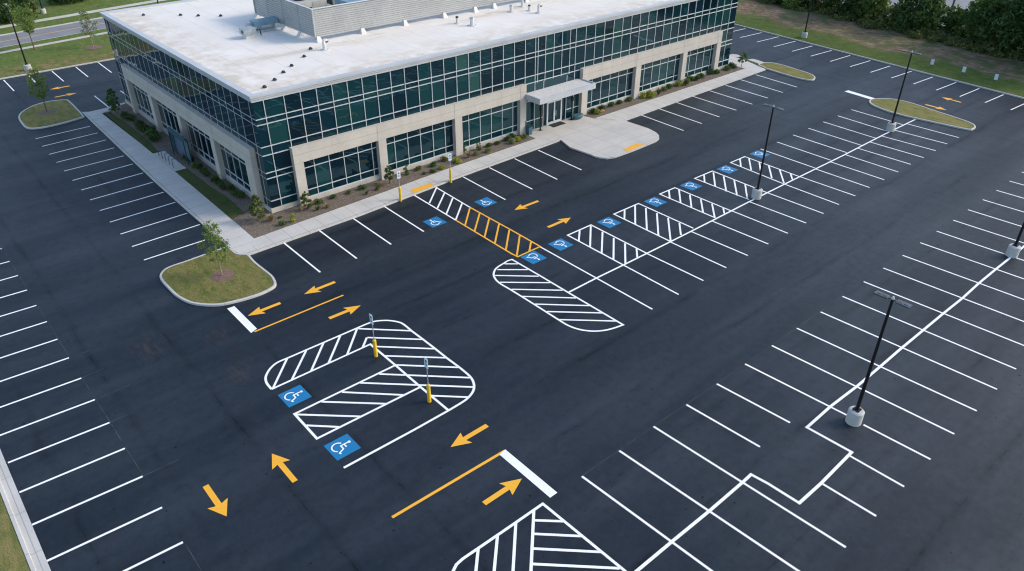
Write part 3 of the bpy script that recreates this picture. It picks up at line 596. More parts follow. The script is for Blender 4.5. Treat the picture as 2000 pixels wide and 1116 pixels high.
# unseen dark box added inside the shell to stop light passing through
m = MB(); m.box(XL+.25, XR-.25, YB+.25, YK-.25, .0, ZR-.3); bp(m, 'light_block_core', 'dark_grille')
m = MB(); m.box(XL-.02, XR+.02, YB-.02, YK+.02, ZR-.25, ZR); roof = bp(m, 'roof', 'roof_membrane')
m = MB()
for o_, za, zb in ((.10, ZT, ZT+.2), (.16, ZT+.2, ZT+.36), (.22, ZT+.36, ZT+.54)):
    i_ = -.35 if zb > ZR-.2 else -.1
    m.box(XL-o_, XR+o_, YB-o_, YB-i_, za, zb); m.box(XL-o_, XR+o_, YK+i_, YK+o_, za, zb)
    m.box(XL-o_, XL-i_, YB-i_, YK+i_, za, zb); m.box(XR+i_, XR+o_, YB-i_, YK+i_, za, zb)
bp(m, 'roof_edge', 'fascia_metal')
# plinth and concrete frame, front
PF = [(24.98, 25.83), (33.21, 34.03), (41.85, 42.71), (50.24, 51.07), (59.3, 60.2), (68.14, 69.02), (76.8, 77.6), (83.6, 84.43)]
yc = YB-.5
for a, b_ in PF:
    m = MB(); m.box(a, b_, yc, YB-.01, -.02, CT); bp(m, 'pillar', 'wall_concrete')
for i in (0, 1, 2, 4, 5, 6):
    a, b_ = PF[i][1], PF[i+1][0]
    m = MB(); m.box(a, b_, yc+.015, YB-.01, CB, CT-.004); bp(m, 'beam', 'wall_concrete')
    m = MB(); m.box(a, b_, YB-.16, YB-.01, -.02, ZG); bp(m, 'plinth', 'wall_concrete')
PL = [(58.2, 59.6), (66.15, 67.05), (74.3, 75.15), (82.15, 83.1), (89.6, 90.35)]
xc = XL-.5
for a, b_ in PL:
    m = MB(); m.box(xc, XL-.01, a, b_, -.02, CT+.15); bp(m, 'pillar', 'wall_concrete')
for i in range(4):
    a, b_ = PL[i][1], PL[i+1][0]
    m = MB(); m.box(xc+.015, XL-.01, a, b_, CB+.08, CT+.146); bp(m, 'beam', 'wall_concrete')
    m = MB(); m.box(XL-.16, XL-.01, a, b_, -.02, ZG); bp(m, 'plinth', 'wall_concrete')
m = MB(); m.box(XL-.12, PF[0][0], YB-.12, YB-.01, -.02, ZG); m.box(XL-.12, XL-.01, YB-.01, PL[0][0], -.02, ZG); bp(m, 'plinth', 'wall_concrete')
m = MB(); m.box(XL-.12, XL-.01, PL[-1][1], YK+.1, -.02, ZG); bp(m, 'plinth', 'wall_concrete')
m = MB(); m.box(PF[-1][1], XR+.12, YB-.12, YB-.01, -.02, ZG); m.box(XR+.01, XR+.12, YB-.01, YK+.1, -.02, ZG); bp(m, 'plinth', 'wall_concrete')
m = MB(); m.box(XL-.01, XR+.01, YK+.01, YK+.12, -.02, ZG+3); bp(m, 'rear_wall', 'wall_concrete')

class Face:
    """a facade: along-axis u, outward normal; mb boxes given in (u, out, z)"""
    def __init__(s, org, du, dn): s.o, s.du, s.dn = Vector(org), Vector(du), Vector(dn)
    def P(s, u, o, z): p = s.o+s.du*u+s.dn*o; return (p.x-XL, p.y-YB, z)
    def box(s, mb, u0, u1, o0, o1, z0, z1):
        vs = [s.P(u, o, z) for z in (z0, z1) for u, o in ((u0, o0), (u1, o0), (u1, o1), (u0, o1))]
        fs = [(0, 3, 2, 1), (4, 5, 6, 7), (0, 1, 5, 4), (1, 2, 6, 5), (2, 3, 7, 6), (3, 0, 4, 7)]
        mb.add(vs, fs)
    def pane(s, u0, u1, z0, z1, parent, mat='tinted_glass', name='window_pane'):
        k = [R_.uniform(-.006, .006) for _ in range(4)]
        vs = [s.P(u0, k[0], z0), s.P(u1, k[1], z0), s.P(u1, k[2], z1), s.P(u0, k[3], z1)]
        f = (0, 1, 2, 3) if s.dn.x*s.du.y-s.dn.y*s.du.x > 0 else (3, 2, 1, 0)
        return vs, f
MW = .058
def curtain(face, us, z_lo, z_hi, bars, umin, umax, name='curtain_wall', skip=None):
    MW, PO = (.036, .022) if face is leftf else (.058, .07)
    """one window per bay between mullions; bars = horizontal transoms"""
    fr = MB(); zs = sorted([z_lo]+list(bars)+[z_hi])
    lims = [umin]+list(us)+[umax]
    win_parent = None
    for i in range(len(lims)-1):
        a, b_ = lims[i], lims[i+1]; vs = []; fs = []
        for j in range(len(zs)-1):
            v, f = face.pane(a, b_, zs[j], zs[j+1], None); k = len(vs); vs += v; fs.append(tuple(k+t for t in f))
        o = obj('window', vs, fs, 'tinted_glass', bld)
    for u in us: face.box(fr, u-MW/2, u+MW/2, -.02, PO+.005, z_lo, z_hi)
    for z in bars:
        for i in range(len(lims)-1):
            a = lims[i]+(MW/2 if i else 0); b_ = lims[i+1]-(MW/2 if i < len(lims)-2 else 0)
            face.box(fr, a, b_, -.02, PO, z-MW*.57, z+MW*.57)
    return fr
front = Face((0, YB, 0), (1, 0, 0), (0, -1, 0)); leftf = Face((XL, 0, 0), (0, 1, 0), (-1, 0, 0))
rightf = Face((XR, 0, 0), (0, 1, 0), (1, 0, 0)); backf = Face((0, YK, 0), (1, 0, 0), (0, 1, 0))
U = [23.46]+[25.2+1.4475*k for k in range(19)]+[52.64, 53.01, 54.05, 55.24, 56.41, 57.58, 58.43]+[59.91+1.4475*k for k in range(18)]+[86.05]
U = sorted(set(round(u, 3) for u in U)); U = [u for i, u in enumerate(U) if i == 0 or u-U[i-1] > .3]
fr = curtain(front, U, CT-.3, ZT, [Z3, Z2, Z1], XL, XR); bp_ = fr
obj('mullions', fr.v, fr.f, 'aluminium', bld)
UL = [57.63]+[59.61+1.476*k for k in range(22)]+[92.1, 93.3]
fr = curtain(leftf, UL, CT-.3, ZT, [Z3, Z2, Z1], YB, YK); obj('mullions', fr.v, fr.f, 'aluminium', bld)
UR_ = [58.3+1.5*k for k in range(24)]
fr = curtain(rightf, UR_, ZG, ZT, [Z7, Z6, Z5, Z4, Z3, Z2, Z1], YB, YK); obj('mullions', fr.v, fr.f, 'aluminium', bld)
vs, f = backf.pane(XL, XR, ZG+3, ZT, None); obj('window', vs, [f], 'tinted_glass', bld)
# corner glass to the ground
def low(face, us, a, b_, z0=ZG, z1=CT-.3, bars=(Z4, Z5, Z6, Z7), rel=0):
    fr = curtain(face, us, z0, z1, list(bars), a, b_); obj('mullions', fr.v, fr.f, 'aluminium', bld)
low(front, [23.46], XL, PF[0][0]+.02); low(leftf, [57.63], YB, PL[0][0]+.02)
low(leftf, [91.5, 92.9], PL[-1][1]-.02, YK); low(front, [86.05], PF[-1][1]-.02, XR)
low(front, [52.64, 53.9, 57.3, 58.43], PF[3][1]-.02, PF[4][0]+.02, .16, CT-.3, (Z4, 3.4))
# bay windows
def bay(face, a, b_, first=1.14, top=CB):
    us = []; u = a+first
    while u < b_-.25: us.append(u); u += 1.44
    zs = [ZG, Z7, Z6, top]; w_ = empty('window', (0, 0, 0)); w_.parent = bld
    vs = []; fs = []; lims = [a]+us+[b_]
    for i in range(len(lims)-1):
        for j in range(3):
            v, f = face.pane(lims[i], lims[i+1], zs[j], zs[j+1], None); k = len(vs); vs += v; fs.append(tuple(k+t for t in f))
    o = obj('pane', vs, fs, 'tinted_glass', w_)
    fr = MB()
    for u in us: face.box(fr, u-.03, u+.03, -.02, .06, ZG+.05, top-.05)
    for z in (Z7, Z6):
        for i in range(len(lims)-1): face.box(fr, lims[i]+.03, lims[i+1]-.03, -.02, .055, z-.035, z+.035)
    face.box(fr, a, b_, -.02, .08, ZG, ZG+.05); face.box(fr, a, b_, -.02, .08, top-.05, top)
    obj('frame', fr.v, fr.f, 'aluminium', w_)
for i in (0, 1, 2, 4, 5, 6): bay(front, PF[i][1], PF[i+1][0])
for i in range(4): bay(leftf, PL[i][1], PL[i+1][0], top=CB+.08)
# entrance doors
door = empty('entrance_door', (0, 0, 0)); door.parent = bld
fr = MB()
for u in (54.5, 55.52, 56.55): front.box(fr, u-.09, u+.09, .01, .13, .16, 3.36)
for a, b_ in ((54.59, 55.43), (55.61, 56.46)):
    front.box(fr, a, b_, .01, .12, .16, .42); front.box(fr, a, b_, .01, .12, 2.55, 2.7)
obj('frame', fr.v, fr.f, 'aluminium', door)
fr = MB(); front.box(fr, 54.59, 55.43, .03, .05, .42, 2.55); front.box(fr, 55.61, 56.46, .03, .05, .42, 2.55); obj('pane', fr.v, fr.f, 'tinted_glass', door)
for u in (55.36, 55.7):
    fr = MB(); front.box(fr, u-.02, u+.02, .12, .2, 1.0, 1.6); obj('handle', fr.v, fr.f, 'aluminium', door)
# bars low in the entrance glazing
fr = MB(); front.box(fr, 51.1, 52.6, -.02, .06, 1.2, 1.27); front.box(fr, 52.68, 53.87, -.02, .06, 1.2, 1.27); front.box(fr, 57.34, 58.4, -.02, .06, 1.2, 1.27); front.box(fr, 58.47, 59.28, -.02, .06, 1.2, 1.27); obj('mullions', fr.v, fr.f, 'aluminium', bld)
# canopy
cn = empty('canopy', (0, 0, 0)); cn.parent = bld
cx0, cx1, cy0, cy1 = 51.0, 59.15, 54.27, YB-.02
m = MB(); m.box(cx0+.12, cx1-.12, cy0+.12, cy1, 3.95, 4.34); bp(m, 'canopy_roof', 'white_membrane', cn)
m = MB(); m.box(cx0, cx1, cy0, cy0+.12, 3.86, 4.46); m.box(cx0, cx0+.12, cy0+.12, yc-.01, 3.86, 4.46); m.box(cx1-.12, cx1, cy0+.12, yc-.01, 3.86, 4.46); bp(m, 'canopy_edge', 'fascia_metal', cn)
for x, y in ((52.96, 56.2), (57.75, 56.3)):
    m = MB(); m.tube([(x, y, .15), (x, y, 3.95)], .085, 12); m.box(x-.16, x+.16, y-.16, y+.16, .15, .2); m.box(x-.1, x+.1, y-.12, y+.1, 2.3, 2.75); bp(m, 'column', 'black_metal', cn)

# rooftop screen wall
scr = empty('rooftop_screen', (34.4, 68.3, ZR)); tag(scr, 'long grey ribbed metal screen wall around the roof equipment', 'screen wall')
def ribbed(a, b_, z0, z1, n=13, d=.05):
    a = Vector(a); b_ = Vector(b_); t = (b_-a).normalized(); nn = Vector((t.y, -t.x)); prof = []
    h = (z1-z0)/n
    for i in range(n):
        z = z0+i*h; prof += [(0, z), (0, z+h*.62), (d, z+h*.72), (d, z+h*.9)]
    prof.append((0, z1)); vs = []; fs = []
    for p in (a, b_):
        for o, z in prof: q = p-nn*o; vs.append((q.x-34.4, q.y-68.3, z-ZR))
    k = len(prof)
    for i in range(k-1): fs.append((i, k+i, k+i+1, i+1))
    return vs, fs
SX0, SX1, SY0, SY1, SZ0, SZ1 = 34.45, 79.0, 68.25, 81.2, 10.58, 13.15
for a, b_ in (((SX0, SY0), (SX1, SY0)), ((SX0, SY1), (SX0, SY0)), ((SX1, SY1), (SX0, SY1)), ((SX1, SY0), (SX1, SY1))):
    vs, fs = ribbed(a, b_, SZ0, SZ1); obj('screen_panel', vs, fs, 'screen_metal', scr)
for x, y in ((SX0, SY0), (SX1, SY0), (SX1, SY1), (SX0, SY1)):
    m = MB(); m.box(x-.07-34.4, x+.07-34.4, y-.07-68.3, y+.07-68.3, SZ0-.15-ZR, SZ1+.04-ZR); m.build('corner_post', 'screen_metal', scr)
for y in (71.2, 74.6, 78):
    m = MB(); m.box(SX0-.06-34.4, SX0-.051-34.4, y-.04-68.3, y+.04-68.3, SZ0-ZR, SZ1-ZR); m.build('joint_strip', 'hvac_blue', scr)
m = MB(); m.box(SX0-.09-34.4, SX1+.09-34.4, -.09-.05, .09-.05, SZ1+.04-ZR, SZ1+.1-ZR); m.box(SX0-.09-34.4, SX0+.09-34.4, .04, 12.99, SZ1+.04-ZR, SZ1+.1-ZR); m.build('cap_rail', 'aluminium', scr)
def foot(x, y, rz):
    m = MB(); m.add([(-.3, -.35, 0), (.3, -.35, 0), (.3, .25, 0), (-.3, .25, 0), (-.16, -.08, .52), (.16, -.08, .52), (.16, .12, .52), (-.16, .12, .52)], [(4, 5, 6, 7), (0, 1, 5, 4), (1, 2, 6, 5), (2, 3, 7, 6), (3, 0, 4, 7)])
    o = m.build('screen_foot', 'white_membrane', scr); o.location = (x-34.4, y-68.3, 0); o.rotation_euler = (0, 0, rz)
for x in (34.7, 39.6, 44.67, 49.73, 53.95, 56.7, 61.5, 66.3, 71.1, 75.9): foot(x, 68.2, 0)
for y in (71.2, 74.6, 78, 81): foot(34.4, y, -PI/2)
m = MB()
for x in range(36, 78, 5): m.tube([(x-34.4, .1, .4), (x-34.4, 1.9, .1)], .05, 6); m.tube([(x-34.4, .1, 2.6), (x-34.4, 1.9, .1)], .05, 6)
m.build('bracing', 'galvanised', scr)

# roof equipment
def unit(x, y, lx, ly, h, mat, label):
    e = empty('rooftop_unit', (x, y, ZR)); tag(e, label, 'air conditioner', 'rooftop air handling units')
    m = MB(); m.box(0, lx, 0, ly, .35, h); m.build('housing', mat, e)
    m = MB(); m.box(.1, lx-.1, .1, ly-.1, 0, .35); m.build('curb', 'galvanised', e)
    m = MB()
    for k in range(9): z = .7+k*(h-1.2)/9; m.box(.3, lx*.45, -.05, -.004, z, z+.09); m.box(-.05, -.004, .3, ly*.6, z, z+.09)
    m.build('louvre', 'dark_grille', e)
    m = MB()
    for k in range(2): m.tube([(lx*(.3+.4*k), ly*.5, h), (lx*(.3+.4*k), ly*.5, h+.22)], min(lx, ly)*.2, 16)
    m.build('fan', 'dark_grille', e)
    m = MB(); m.box(lx, lx+.9, ly*.2, ly*.7, .5, 1.5); m.box(lx*.5, lx*.5+.05, -.03, -.004, .45, h-.1); m.build('duct', 'galvanised', e)
unit(36.2, 74.5, 3.2, 3.0, 2.3, 'hvac_paint', 'beige rooftop unit nearest the left end of the ribbed screen')
unit(39.8, 70.6, 5.2, 3.0, 2.5, 'hvac_blue', 'blue grey rooftop unit just behind the front ribbed screen near its left end')
unit(41.0, 76.0, 5.2, 3.0, 2.4, 'hvac_paint', 'beige rooftop unit in the back row of the enclosure')
unit(48.0, 71.2, 5.4, 3.0, 2.6, 'galvanised', 'grey rooftop unit right of the blue grey one')
unit(57.0, 72.2, 5.4, 3.0, 2.5, 'hvac_paint', 'beige rooftop unit towards the right part of the enclosure')
# roof drains in a row etc.
def cone(x, y, label, group='small dark roof vents'):
    m = MB(); m.tube([(0, 0, 0), (0, 0, .03)], .26, 12); base = m.build('roof_drain', 'white_membrane'); base.location = (x, y, ZR)
    m = MB(); m.tube([(0, 0, .03), (0, 0, .12), (0, 0, .2), (0, 0, .24)], [.19, .17, .1, .02], 12); m.build('strainer_dome', 'vent_dark', base); tag(base, label, 'roof drain', group)
dw = ['nearest the front corner', 'second from the front corner', 'third from the front corner', 'fourth from the front corner', 'fifth from the front corner', 'closest to the screen corner']
for k, p in enumerate(((517, 172), (536.8, 157.8), (553.8, 143), (569.9, 130.2), (594.4, 112.1), (606.8, 97.1))): cone(*G(*p, ZR), 'small dark roof drain of the diagonal row, '+dw[k])
for k, p in enumerate(((280.6, 31), (353, 31), (387.6, 32.3), (431.5, 32.5))): cone(*G(*p, ZR), 'small dark roof drain of the far row, '+['leftmost', 'second from left', 'third from left', 'rightmost'][k])
def pipe(px, py, h, r, cap, label, bend=False):
    x, y = G(px, py, ZR); e = empty('vent_pipe', (x, y, ZR)); tag(e, label, 'vent pipe', 'vent pipes on the roof')
    m = MB(); m.tube([(0, 0, 0), (0, 0, .05)], r*2.6, 12); m.tube([(0, 0, .05), (0, 0, h)], r, 10)
    if bend: m.tube([(0, 0, h-.02), (.05, 0, h+.12), (.2, 0, h+.16), (.32, 0, h+.02)], r*.9, 10)
    m.build('pipe', 'white_membrane', e); m = MB()
    if bend: m.tube([(.31, 0, h+.04), (.36, 0, h-.06)], r*1.0, 10)
    else: m.tube([(0, 0, h), (0, 0, h+.14)], [r*1.3, r*1.1], 10)
    m.build('cap', cap, e)
pipe(634, 98, .75, .16, 'vent_dark', 'white gooseneck vent pipe by the front left foot of the screen', True)
pipe(893, 46.5, .6, .13, 'vent_dark', 'white vent pipe with a black cap in front of the screen middle')
pipe(921.8, 50.5, .7, .2, 'galvanised', 'stubby grey capped vent right of the black capped pipe')
pipe(998.4, 23.5, .6, .17, 'galvanised', 'grey capped vent pipe left in the group of four at the roof middle')
pipe(1020, 13.5, .75, .14, 'vent_dark', 'white gooseneck vent farthest back in the group of four', True)
pipe(1033.6, 21.5, .5, .12, 'vent_dark', 'thin black capped pipe in the group of four')
pipe(1052, 26, .75, .15, 'vent_dark', 'white gooseneck vent rightmost in the group of four', True)
x, y = G(486, 74, ZR); e = empty('exhaust_fan', (x, y, ZR)); tag(e, 'white box exhaust fan with pipes left of the screen wall', 'exhaust fan')
m = MB(); m.box(-.45, .45, -.45, .45, 0, .35); m.build('curb', 'white_membrane', e); m = MB(); m.box(-.6, .6, -.55, .55, .35, .95); m.build('housing', 'galvanised', e)
m = MB(); m.tube([(-.61, -.1, .65), (-.66, -.1, .65)], .12, 10); m.tube([(.6, 0, .6), (1.3, .1, .55), (1.35, .1, .05)], .06, 8); m.build('pipe', 'vent_dark', e)
e = empty('roof_duct', (32.0, 76.3, ZR)); tag(e, 'low grey duct on the roof reaching out under the left screen', 'duct')
m = MB(); m.box(-.2, 2.4, -.5, .5, .45, .95); m.build('duct_body', 'hvac_blue', e); m = MB(); m.box(-.9, -.2, -.15, .15, 0, .8); m.box(-.75, 1.6, -1.3, -1.15, .1, .22); m.box(.4, .5, -.5, .5, 0, .45); m.box(1.9, 2, -.5, .5, 0, .45); m.build('bracket', 'galvanised', e)

# ------------------------------------------------------------------ lamps, bollard signs
def copy_tree(o, parent=None):
    c = o.copy(); COL.objects.link(c)
    if parent: c.parent = parent
    for ch in list(o.children): copy_tree(ch, c)
    return c
def make_lamp(loc, label, height=8.3, base_h=.88):
    e = empty('parking_lot_lamp', (*loc, 0)); tag(e, label, 'street lamp', 'black twin head lamps of the parking lot')
    m = MB(); m.tube([(0, 0, -.02), (0, 0, base_h-.07), (0, 0, base_h)], [.43, .43, .36], 24); m.tube([(0, 0, base_h), (0, 0, base_h+.03)], .2, 12); m.build('concrete_base', 'base_concrete', e, smooth=False)
    m = MB(); m.tube([(0, 0, base_h+.03), (0, 0, height)], [.105, .07], 12); m.box(-.19, .19, -.19, .19, base_h+.03, base_h+.07)
    for a, b_ in ((-.14, -.14), (.14, -.14), (.14, .14), (-.14, .14)): m.tube([(a, b_, base_h+.07), (a, b_, base_h+.13)], .025, 6)
    m.box(-.13, -.08, -.05, .05, base_h+.45, base_h+.65); m.build('pole', 'black_metal', e)
    for s_ in (1, -1):
        m = MB(); ys = sorted((s_*.06, s_*.24)); m.box(-.04, .04, ys[0], ys[1], height-.03, height+.03)
        ys = sorted((s_*.22, s_*.92)); m.box(-.19, .19, ys[0], ys[1], height-.035, height+.035)
        for k in range(5): y0 = s_*(.26+k*.06); m.box(-.12, .12, min(y0, y0+s_*.02), max(y0, y0+s_*.02), height+.035, height+.075)
        m.box(-.07, .07, min(s_*.6, s_*.8), max(s_*.6, s_*.8), height+.035, height+.06); m.build('lamp_head', 'lamp_head', e)
    m = MB(); m.tube([(0, 0, height), (0, 0, height+.1)], .075, 10); m.tube([(0, 0, height+.1), (0, 0, height+.18)], .04, 8); m.build('photocell', 'aluminium', e)
    return e
for p, l in (((1666.2, 824), 'nearest black twin head lamp on a white drum at the jog in the lines'), ((1476.7, 386.5), 'black twin head lamp in the middle row beside the fourth striped aisle'), ((1738.3, 255.5), 'black twin head lamp in front of the long thin grass island'), ((1975.4, 499.5), 'black lamp on a concrete drum cut by the right edge'),
             ((1569.9, 75.3), 'black lamp behind the kerb beside the far right bays, pole leaving the top'), ((56.4, 139.5), 'black lamp behind the kerb at the upper left beyond the small tree'), ((86, 28), 'far lamp with a white base on the lawn across the road')):
    make_lamp(G(*p), l)
make_lamp((40.5, 133.0), 'far lamp whose thin pole rises behind the left roof corner')

def make_sign(loc, face_rz, label, sh=2.85, bh=1.36, z=0):
    e = empty('bollard_sign', (*loc, z)); e.rotation_euler = (0, 0, face_rz); tag(e, label, 'parking sign', 'accessible parking signs on yellow bollards')
    m = MB(); m.tube([(0, 0, -.02), (0, 0, bh-.08), (0, 0, bh-.02), (0, 0, bh)], [.115, .115, .09, .03], 16); m.build('bollard', 'bollard_yellow', e, smooth=False)
    m = MB(); m.box(-.03, .03, -.02, .02, bh-.01, sh); m.build('post', 'sign_post', e)
    m = MB(); m.box(-.165, .165, -.045, -.022, sh-.68, sh-.0); pn = m.build('sign_plate', 'sign_white', e)
    vs = [(0, -.049, sh-.2)]+[(.085*math.cos(2*PI*i/16), -.049, sh-.2+.085*math.sin(2*PI*i/16)) for i in range(16)]
    obj('blue_emblem', vs, [(0, 1+i, 1+(i+1) % 16) for i in range(16)], 'sign_blue', pn)
    m = MB()
    for k, ww in ((0, .1), (1, .12), (2, .08)): m.box(-ww, ww, -.052, -.048, sh-.40-k*.055, sh-.375-k*.055)
    m.build('sign_lettering', 'sign_blue', pn)
make_sign(G(782.7, 393, 0), 0, 'yellow bollard with a white and blue parking sign left of the yellow ramp pad')
make_sign(G(880.6, 356.5, 0), 0, 'yellow bollard with a white and blue parking sign right of the yellow ramp pad')
make_sign(G(734.6, 696, 0), -PI/2, 'yellow bollard sign in the foreground striped block, upper left one', 3.2, 1.3)
make_sign(G(838.7, 784.5, 0), -PI/2, 'yellow bollard sign in the foreground striped block, lower right one', 3.2, 1.3)

for k, (p, l) in enumerate((((1818, 133), 'left'), ((1879.5, 148), 'middle'), ((1942, 163), 'right'))):
    e = empty('lawn_sign', (*G(*p, .12), .12), ); e.rotation_euler = (0, 0, PI/2+.1); tag(e, 'small white marker sign on the dark lawn past the right kerb, %s of three' % l, 'sign', 'small white signs on the lawn')
    m = MB(); m.box(-.03, .03, -.02, .02, 0, .9); m.build('stake', 'wood_pole', e); m = MB(); m.box(-.2, .2, .02, .05, .45, 1.15); m.build('sign_plate', 'sign_white', e)

# entrance extras
x, y = 51.25, 56.1
e = empty('litter_bin', (x, y, SW)); tag(e, 'teal litter bin beside the concrete pillar left of the entrance', 'litter bin')
m = MB(); m.add([(-.22, -.22, 0), (.22, -.22, 0), (.22, .22, 0), (-.22, .22, 0), (-.28, -.28, .85), (.28, -.28, .85), (.28, .28, .85), (-.28, .28, .85)], [(0, 1, 5, 4), (1, 2, 6, 5), (2, 3, 7, 6), (3, 0, 4, 7), (4, 5, 6, 7)]); m.build('bin_body', 'teal_plastic', e)
m = MB(); m.box(-.3, .3, -.3, .3, .85, .93); m.build('lid', 'teal_metal', e); m = MB(); m.box(-.26, -.2, .2, .3, .93, 1.45); m.build('back_panel', 'shelter_panel', e)
tag(poly([(54.6, 55.85), (56.47, 55.85), (56.47, 57.0-.25), (54.6, 57.0-.25)], SW+.02, 'door_mat', 'door_mat', kind=None, z0=SW), 'dark rectangular door mat in front of the glass entrance doors', 'door mat')
m = MB(); m.tube([(0, 0, 0), (0, 0, .12), (0, 0, .4), (0, 0, .46)], [.35, .62, .72, .66], 20); pb = m.build('planter', 'teal_plastic'); pb.location = (58.55, 56.1, SW); pb.scale = (1, .62, 1); tag(pb, 'low rounded teal planter by the right pillar of the entrance', 'planter')
# bicycle racks and shelter
for k in range(5):
    m = MB(); a = [(0, -.42, 0), (0, -.42, .7)]+[(0, -.42*math.cos(t), .7+.18*math.sin(t)) for t in (.4, .9, 1.57, 2.24, 2.74)]+[(0, .42, .7), (0, .42, 0)]
    m.tube(a, .03, 8); o = m.build('bike_rack', 'rack_steel'); o.location = (20.15, 71.9+k*.95, SW+.004); o.rotation_euler = (0, 0, PI/2)
    tag(o, 'dark steel hoop bicycle rack on the concrete pad, %s counted from the near end' % ['first', 'second', 'third', 'fourth', 'fifth'][k], 'bicycle rack', 'hoop bicycle racks')
e = empty('glass_shelter', (21.1, 73.4, SW)); tag(e, 'small teal framed glass shelter with a curved top beside the bicycle racks', 'shelter')
m = MB()
for y_ in (-1.9, 1.9):
    for x_ in (-.06, .32): m.tube([(x_, y_, 0), (x_, y_, 2.4)], .05, 8)
m.build('frame', 'teal_metal', e)
m = MB(); N = 8
vs = []; 
for i in range(N+1):
    t = i/N; x_ = -.1+.46*t; z_ = 2.35+.3*math.sin(PI*t)
    vs += [(x_, -2.05, z_), (x_, 2.05, z_), (x_, -2.05, z_+.05), (x_, 2.05, z_+.05)]
fs = []
for i in range(N):
    a = 4*i; fs += [(a, a+1, a+5, a+4), (a+2, a+6, a+7, a+3), (a, a+4, a+6, a+2), (a+1, a+3, a+7, a+5)]
fs += [(0, 2, 3, 1), (4*N, 4*N+1, 4*N+3, 4*N+2)]
obj('roof', vs, fs, 'teal_metal', e)
m = MB(); m.box(.28, .3, -1.85, 1.85, .2, 2.4); m.build('back_panel', 'shelter_panel', e)
m = MB(); m.box(-.05, .28, 1.9, 1.92, .2, 2.3); m.build('side_panel', 'shelter_panel', e)

# ------------------------------------------------------------------ vegetation
def leaves(mb, centers, n, size, rnd, flat=.0):
    """n leaf quads scattered in fuzzy clumps around centers (x, y, z, r)"""
    tot = sum(c[3]**2 for c in centers)
    for c in centers:
        for _ in range(max(4, int(n*c[3]**2/tot))):
            d = Vector((rnd.gauss(0, 1), rnd.gauss(0, 1), rnd.gauss(0, 1))).normalized()*(rnd.random()**.45)*c[3]
            p = Vector(c[:3])+Vector((d.x, d.y, d.z*.8))
            a = Vector((rnd.gauss(0, 1), rnd.gauss(0, 1), rnd.gauss(0, .8))).normalized(); b_ = a.orthogonal().normalized()
            b_ = (Matrix.Rotation(rnd.random()*6.28, 3, a) @ b_); cc = a.cross(b_); s_ = size*rnd.uniform(.6, 1.35)
            mb.add([p-b_*s_, p-cc*s_*.5, p+b_*s_, p+cc*s_*.5], [(0, 1, 2, 3)])
def tree(name, loc, h, cr, z0, nleaf, size, lm, bark, label, cat='tree', group=None, seed=0, clumps=26, shape='round', z=0, trunk=.1, lean=0):
    rnd = random.Random(seed); e = empty(name, (loc[0], loc[1], z)); tag(e, label, cat, group)
    m = MB(); top = Vector((lean*h, 0, h*.93)); tp = [(lean*h*t+rnd.uniform(-.02, .02)*h*.5*t, rnd.uniform(-.02, .02)*h*.5*t, h*.93*t) for t in (0, .25, .5, .75, 1)]
    m.tube([(0, 0, -.05)]+tp[1:], [trunk, trunk*.85, trunk*.65, trunk*.4, trunk*.12], 8)
    cs = []
    for k in range(clumps):
        t = (k+.5)/clumps; zz = z0+(h-z0)*t
        if shape == 'round': prof = math.sin(PI*min(1, .12+t*.86))**.7
        elif shape == 'cone': prof = (1-t)**.8+.08
        elif shape == 'vase': prof = .35+.75*math.sin(PI*min(1, t*.85))*(.5+t*.6)
        elif shape == 'wisp': prof = .25+.75*math.sin(PI*min(1, .15+t*.8))
        else: prof = math.sin(PI*min(1, .08+t*.9))**.5
        a = k*2.4+rnd.uniform(-.5, .5); r = cr*prof*rnd.uniform(.35, .95); rc = cr*(rnd.uniform(.16, .34) if shape == 'wisp' else rnd.uniform(.2, .4))*(.7+.5*prof)
        q = (lean*zz+r*math.cos(a), r*math.sin(a), min(zz, h-rc*.5), rc); cs.append(q)
        if k % 2 == 0 or clumps < 16:
            zb = max(z0*.7, zz-r*.8); m.tube([(lean*zb, 0, zb), (q[0]*.55, q[1]*.55, zb+(q[2]-zb)*.6), q[:3]], [trunk*.35, trunk*.22, trunk*.08], 5, False)
    m.build('trunk', bark, e)
    lb = MB(); leaves(lb, cs, nleaf, size, rnd); lb.build('crown', lm, e); return e
t1 = G(434, 539, .13)
tree('young_tree', t1, 4.45, .95, 1.2, 1500, .085, 'leaf_fresh', 'pale_bark', 'slender young tree on the near left grass island with a red mulch ring', seed=3, clumps=34, shape='wisp', z=.15, trunk=.045)
tree('young_tree', t2, 4.8, 1.15, 1.6, 1700, .10, 'leaf_fresh', 'bark', 'leafy young tree on the far left grass island beside the sidewalk', seed=5, clumps=36, shape='wisp', z=.15, trunk=.06)
ta = G(68, 98, .12); tree('young_tree', ta, 5.6, 1.7, 2.4, 1900, .13, 'leaf_fresh', 'bark', 'bushy young tree between the upper left lamp and the road', seed=7, clumps=20, shape='vase', z=.12, trunk=.08, lean=.0)
tb = G(183, 93, .12); disc(tb, 1.2, 'mulch_bed', 'red_mulch', .14); tree('young_tree', tb, 5.0, 1.15, 1.6, 800, .11, 'leaf_pale', 'pale_bark', 'sparse pale young tree in a mulch disc near the left building corner', seed=9, clumps=18, shape='oval', z=.12, trunk=.05)
tc = G(228, 224, .15); tree('young_tree', tc, 2.9, .8, .5, 1300, .10, 'leaf_mid', 'bark', 'small tree at the far end of the left bed beside the sidewalk bend', seed=12, clumps=26, shape='wisp', z=.15, trunk=.05)
td = G(508, 431, .17); tree('young_tree', td, 2.4, .75, .3, 1500, .09, 'leaf_olive', 'pale_bark', 'small open tree at the near corner of the building bed', seed=14, clumps=16, shape='round', z=.15, trunk=.04)
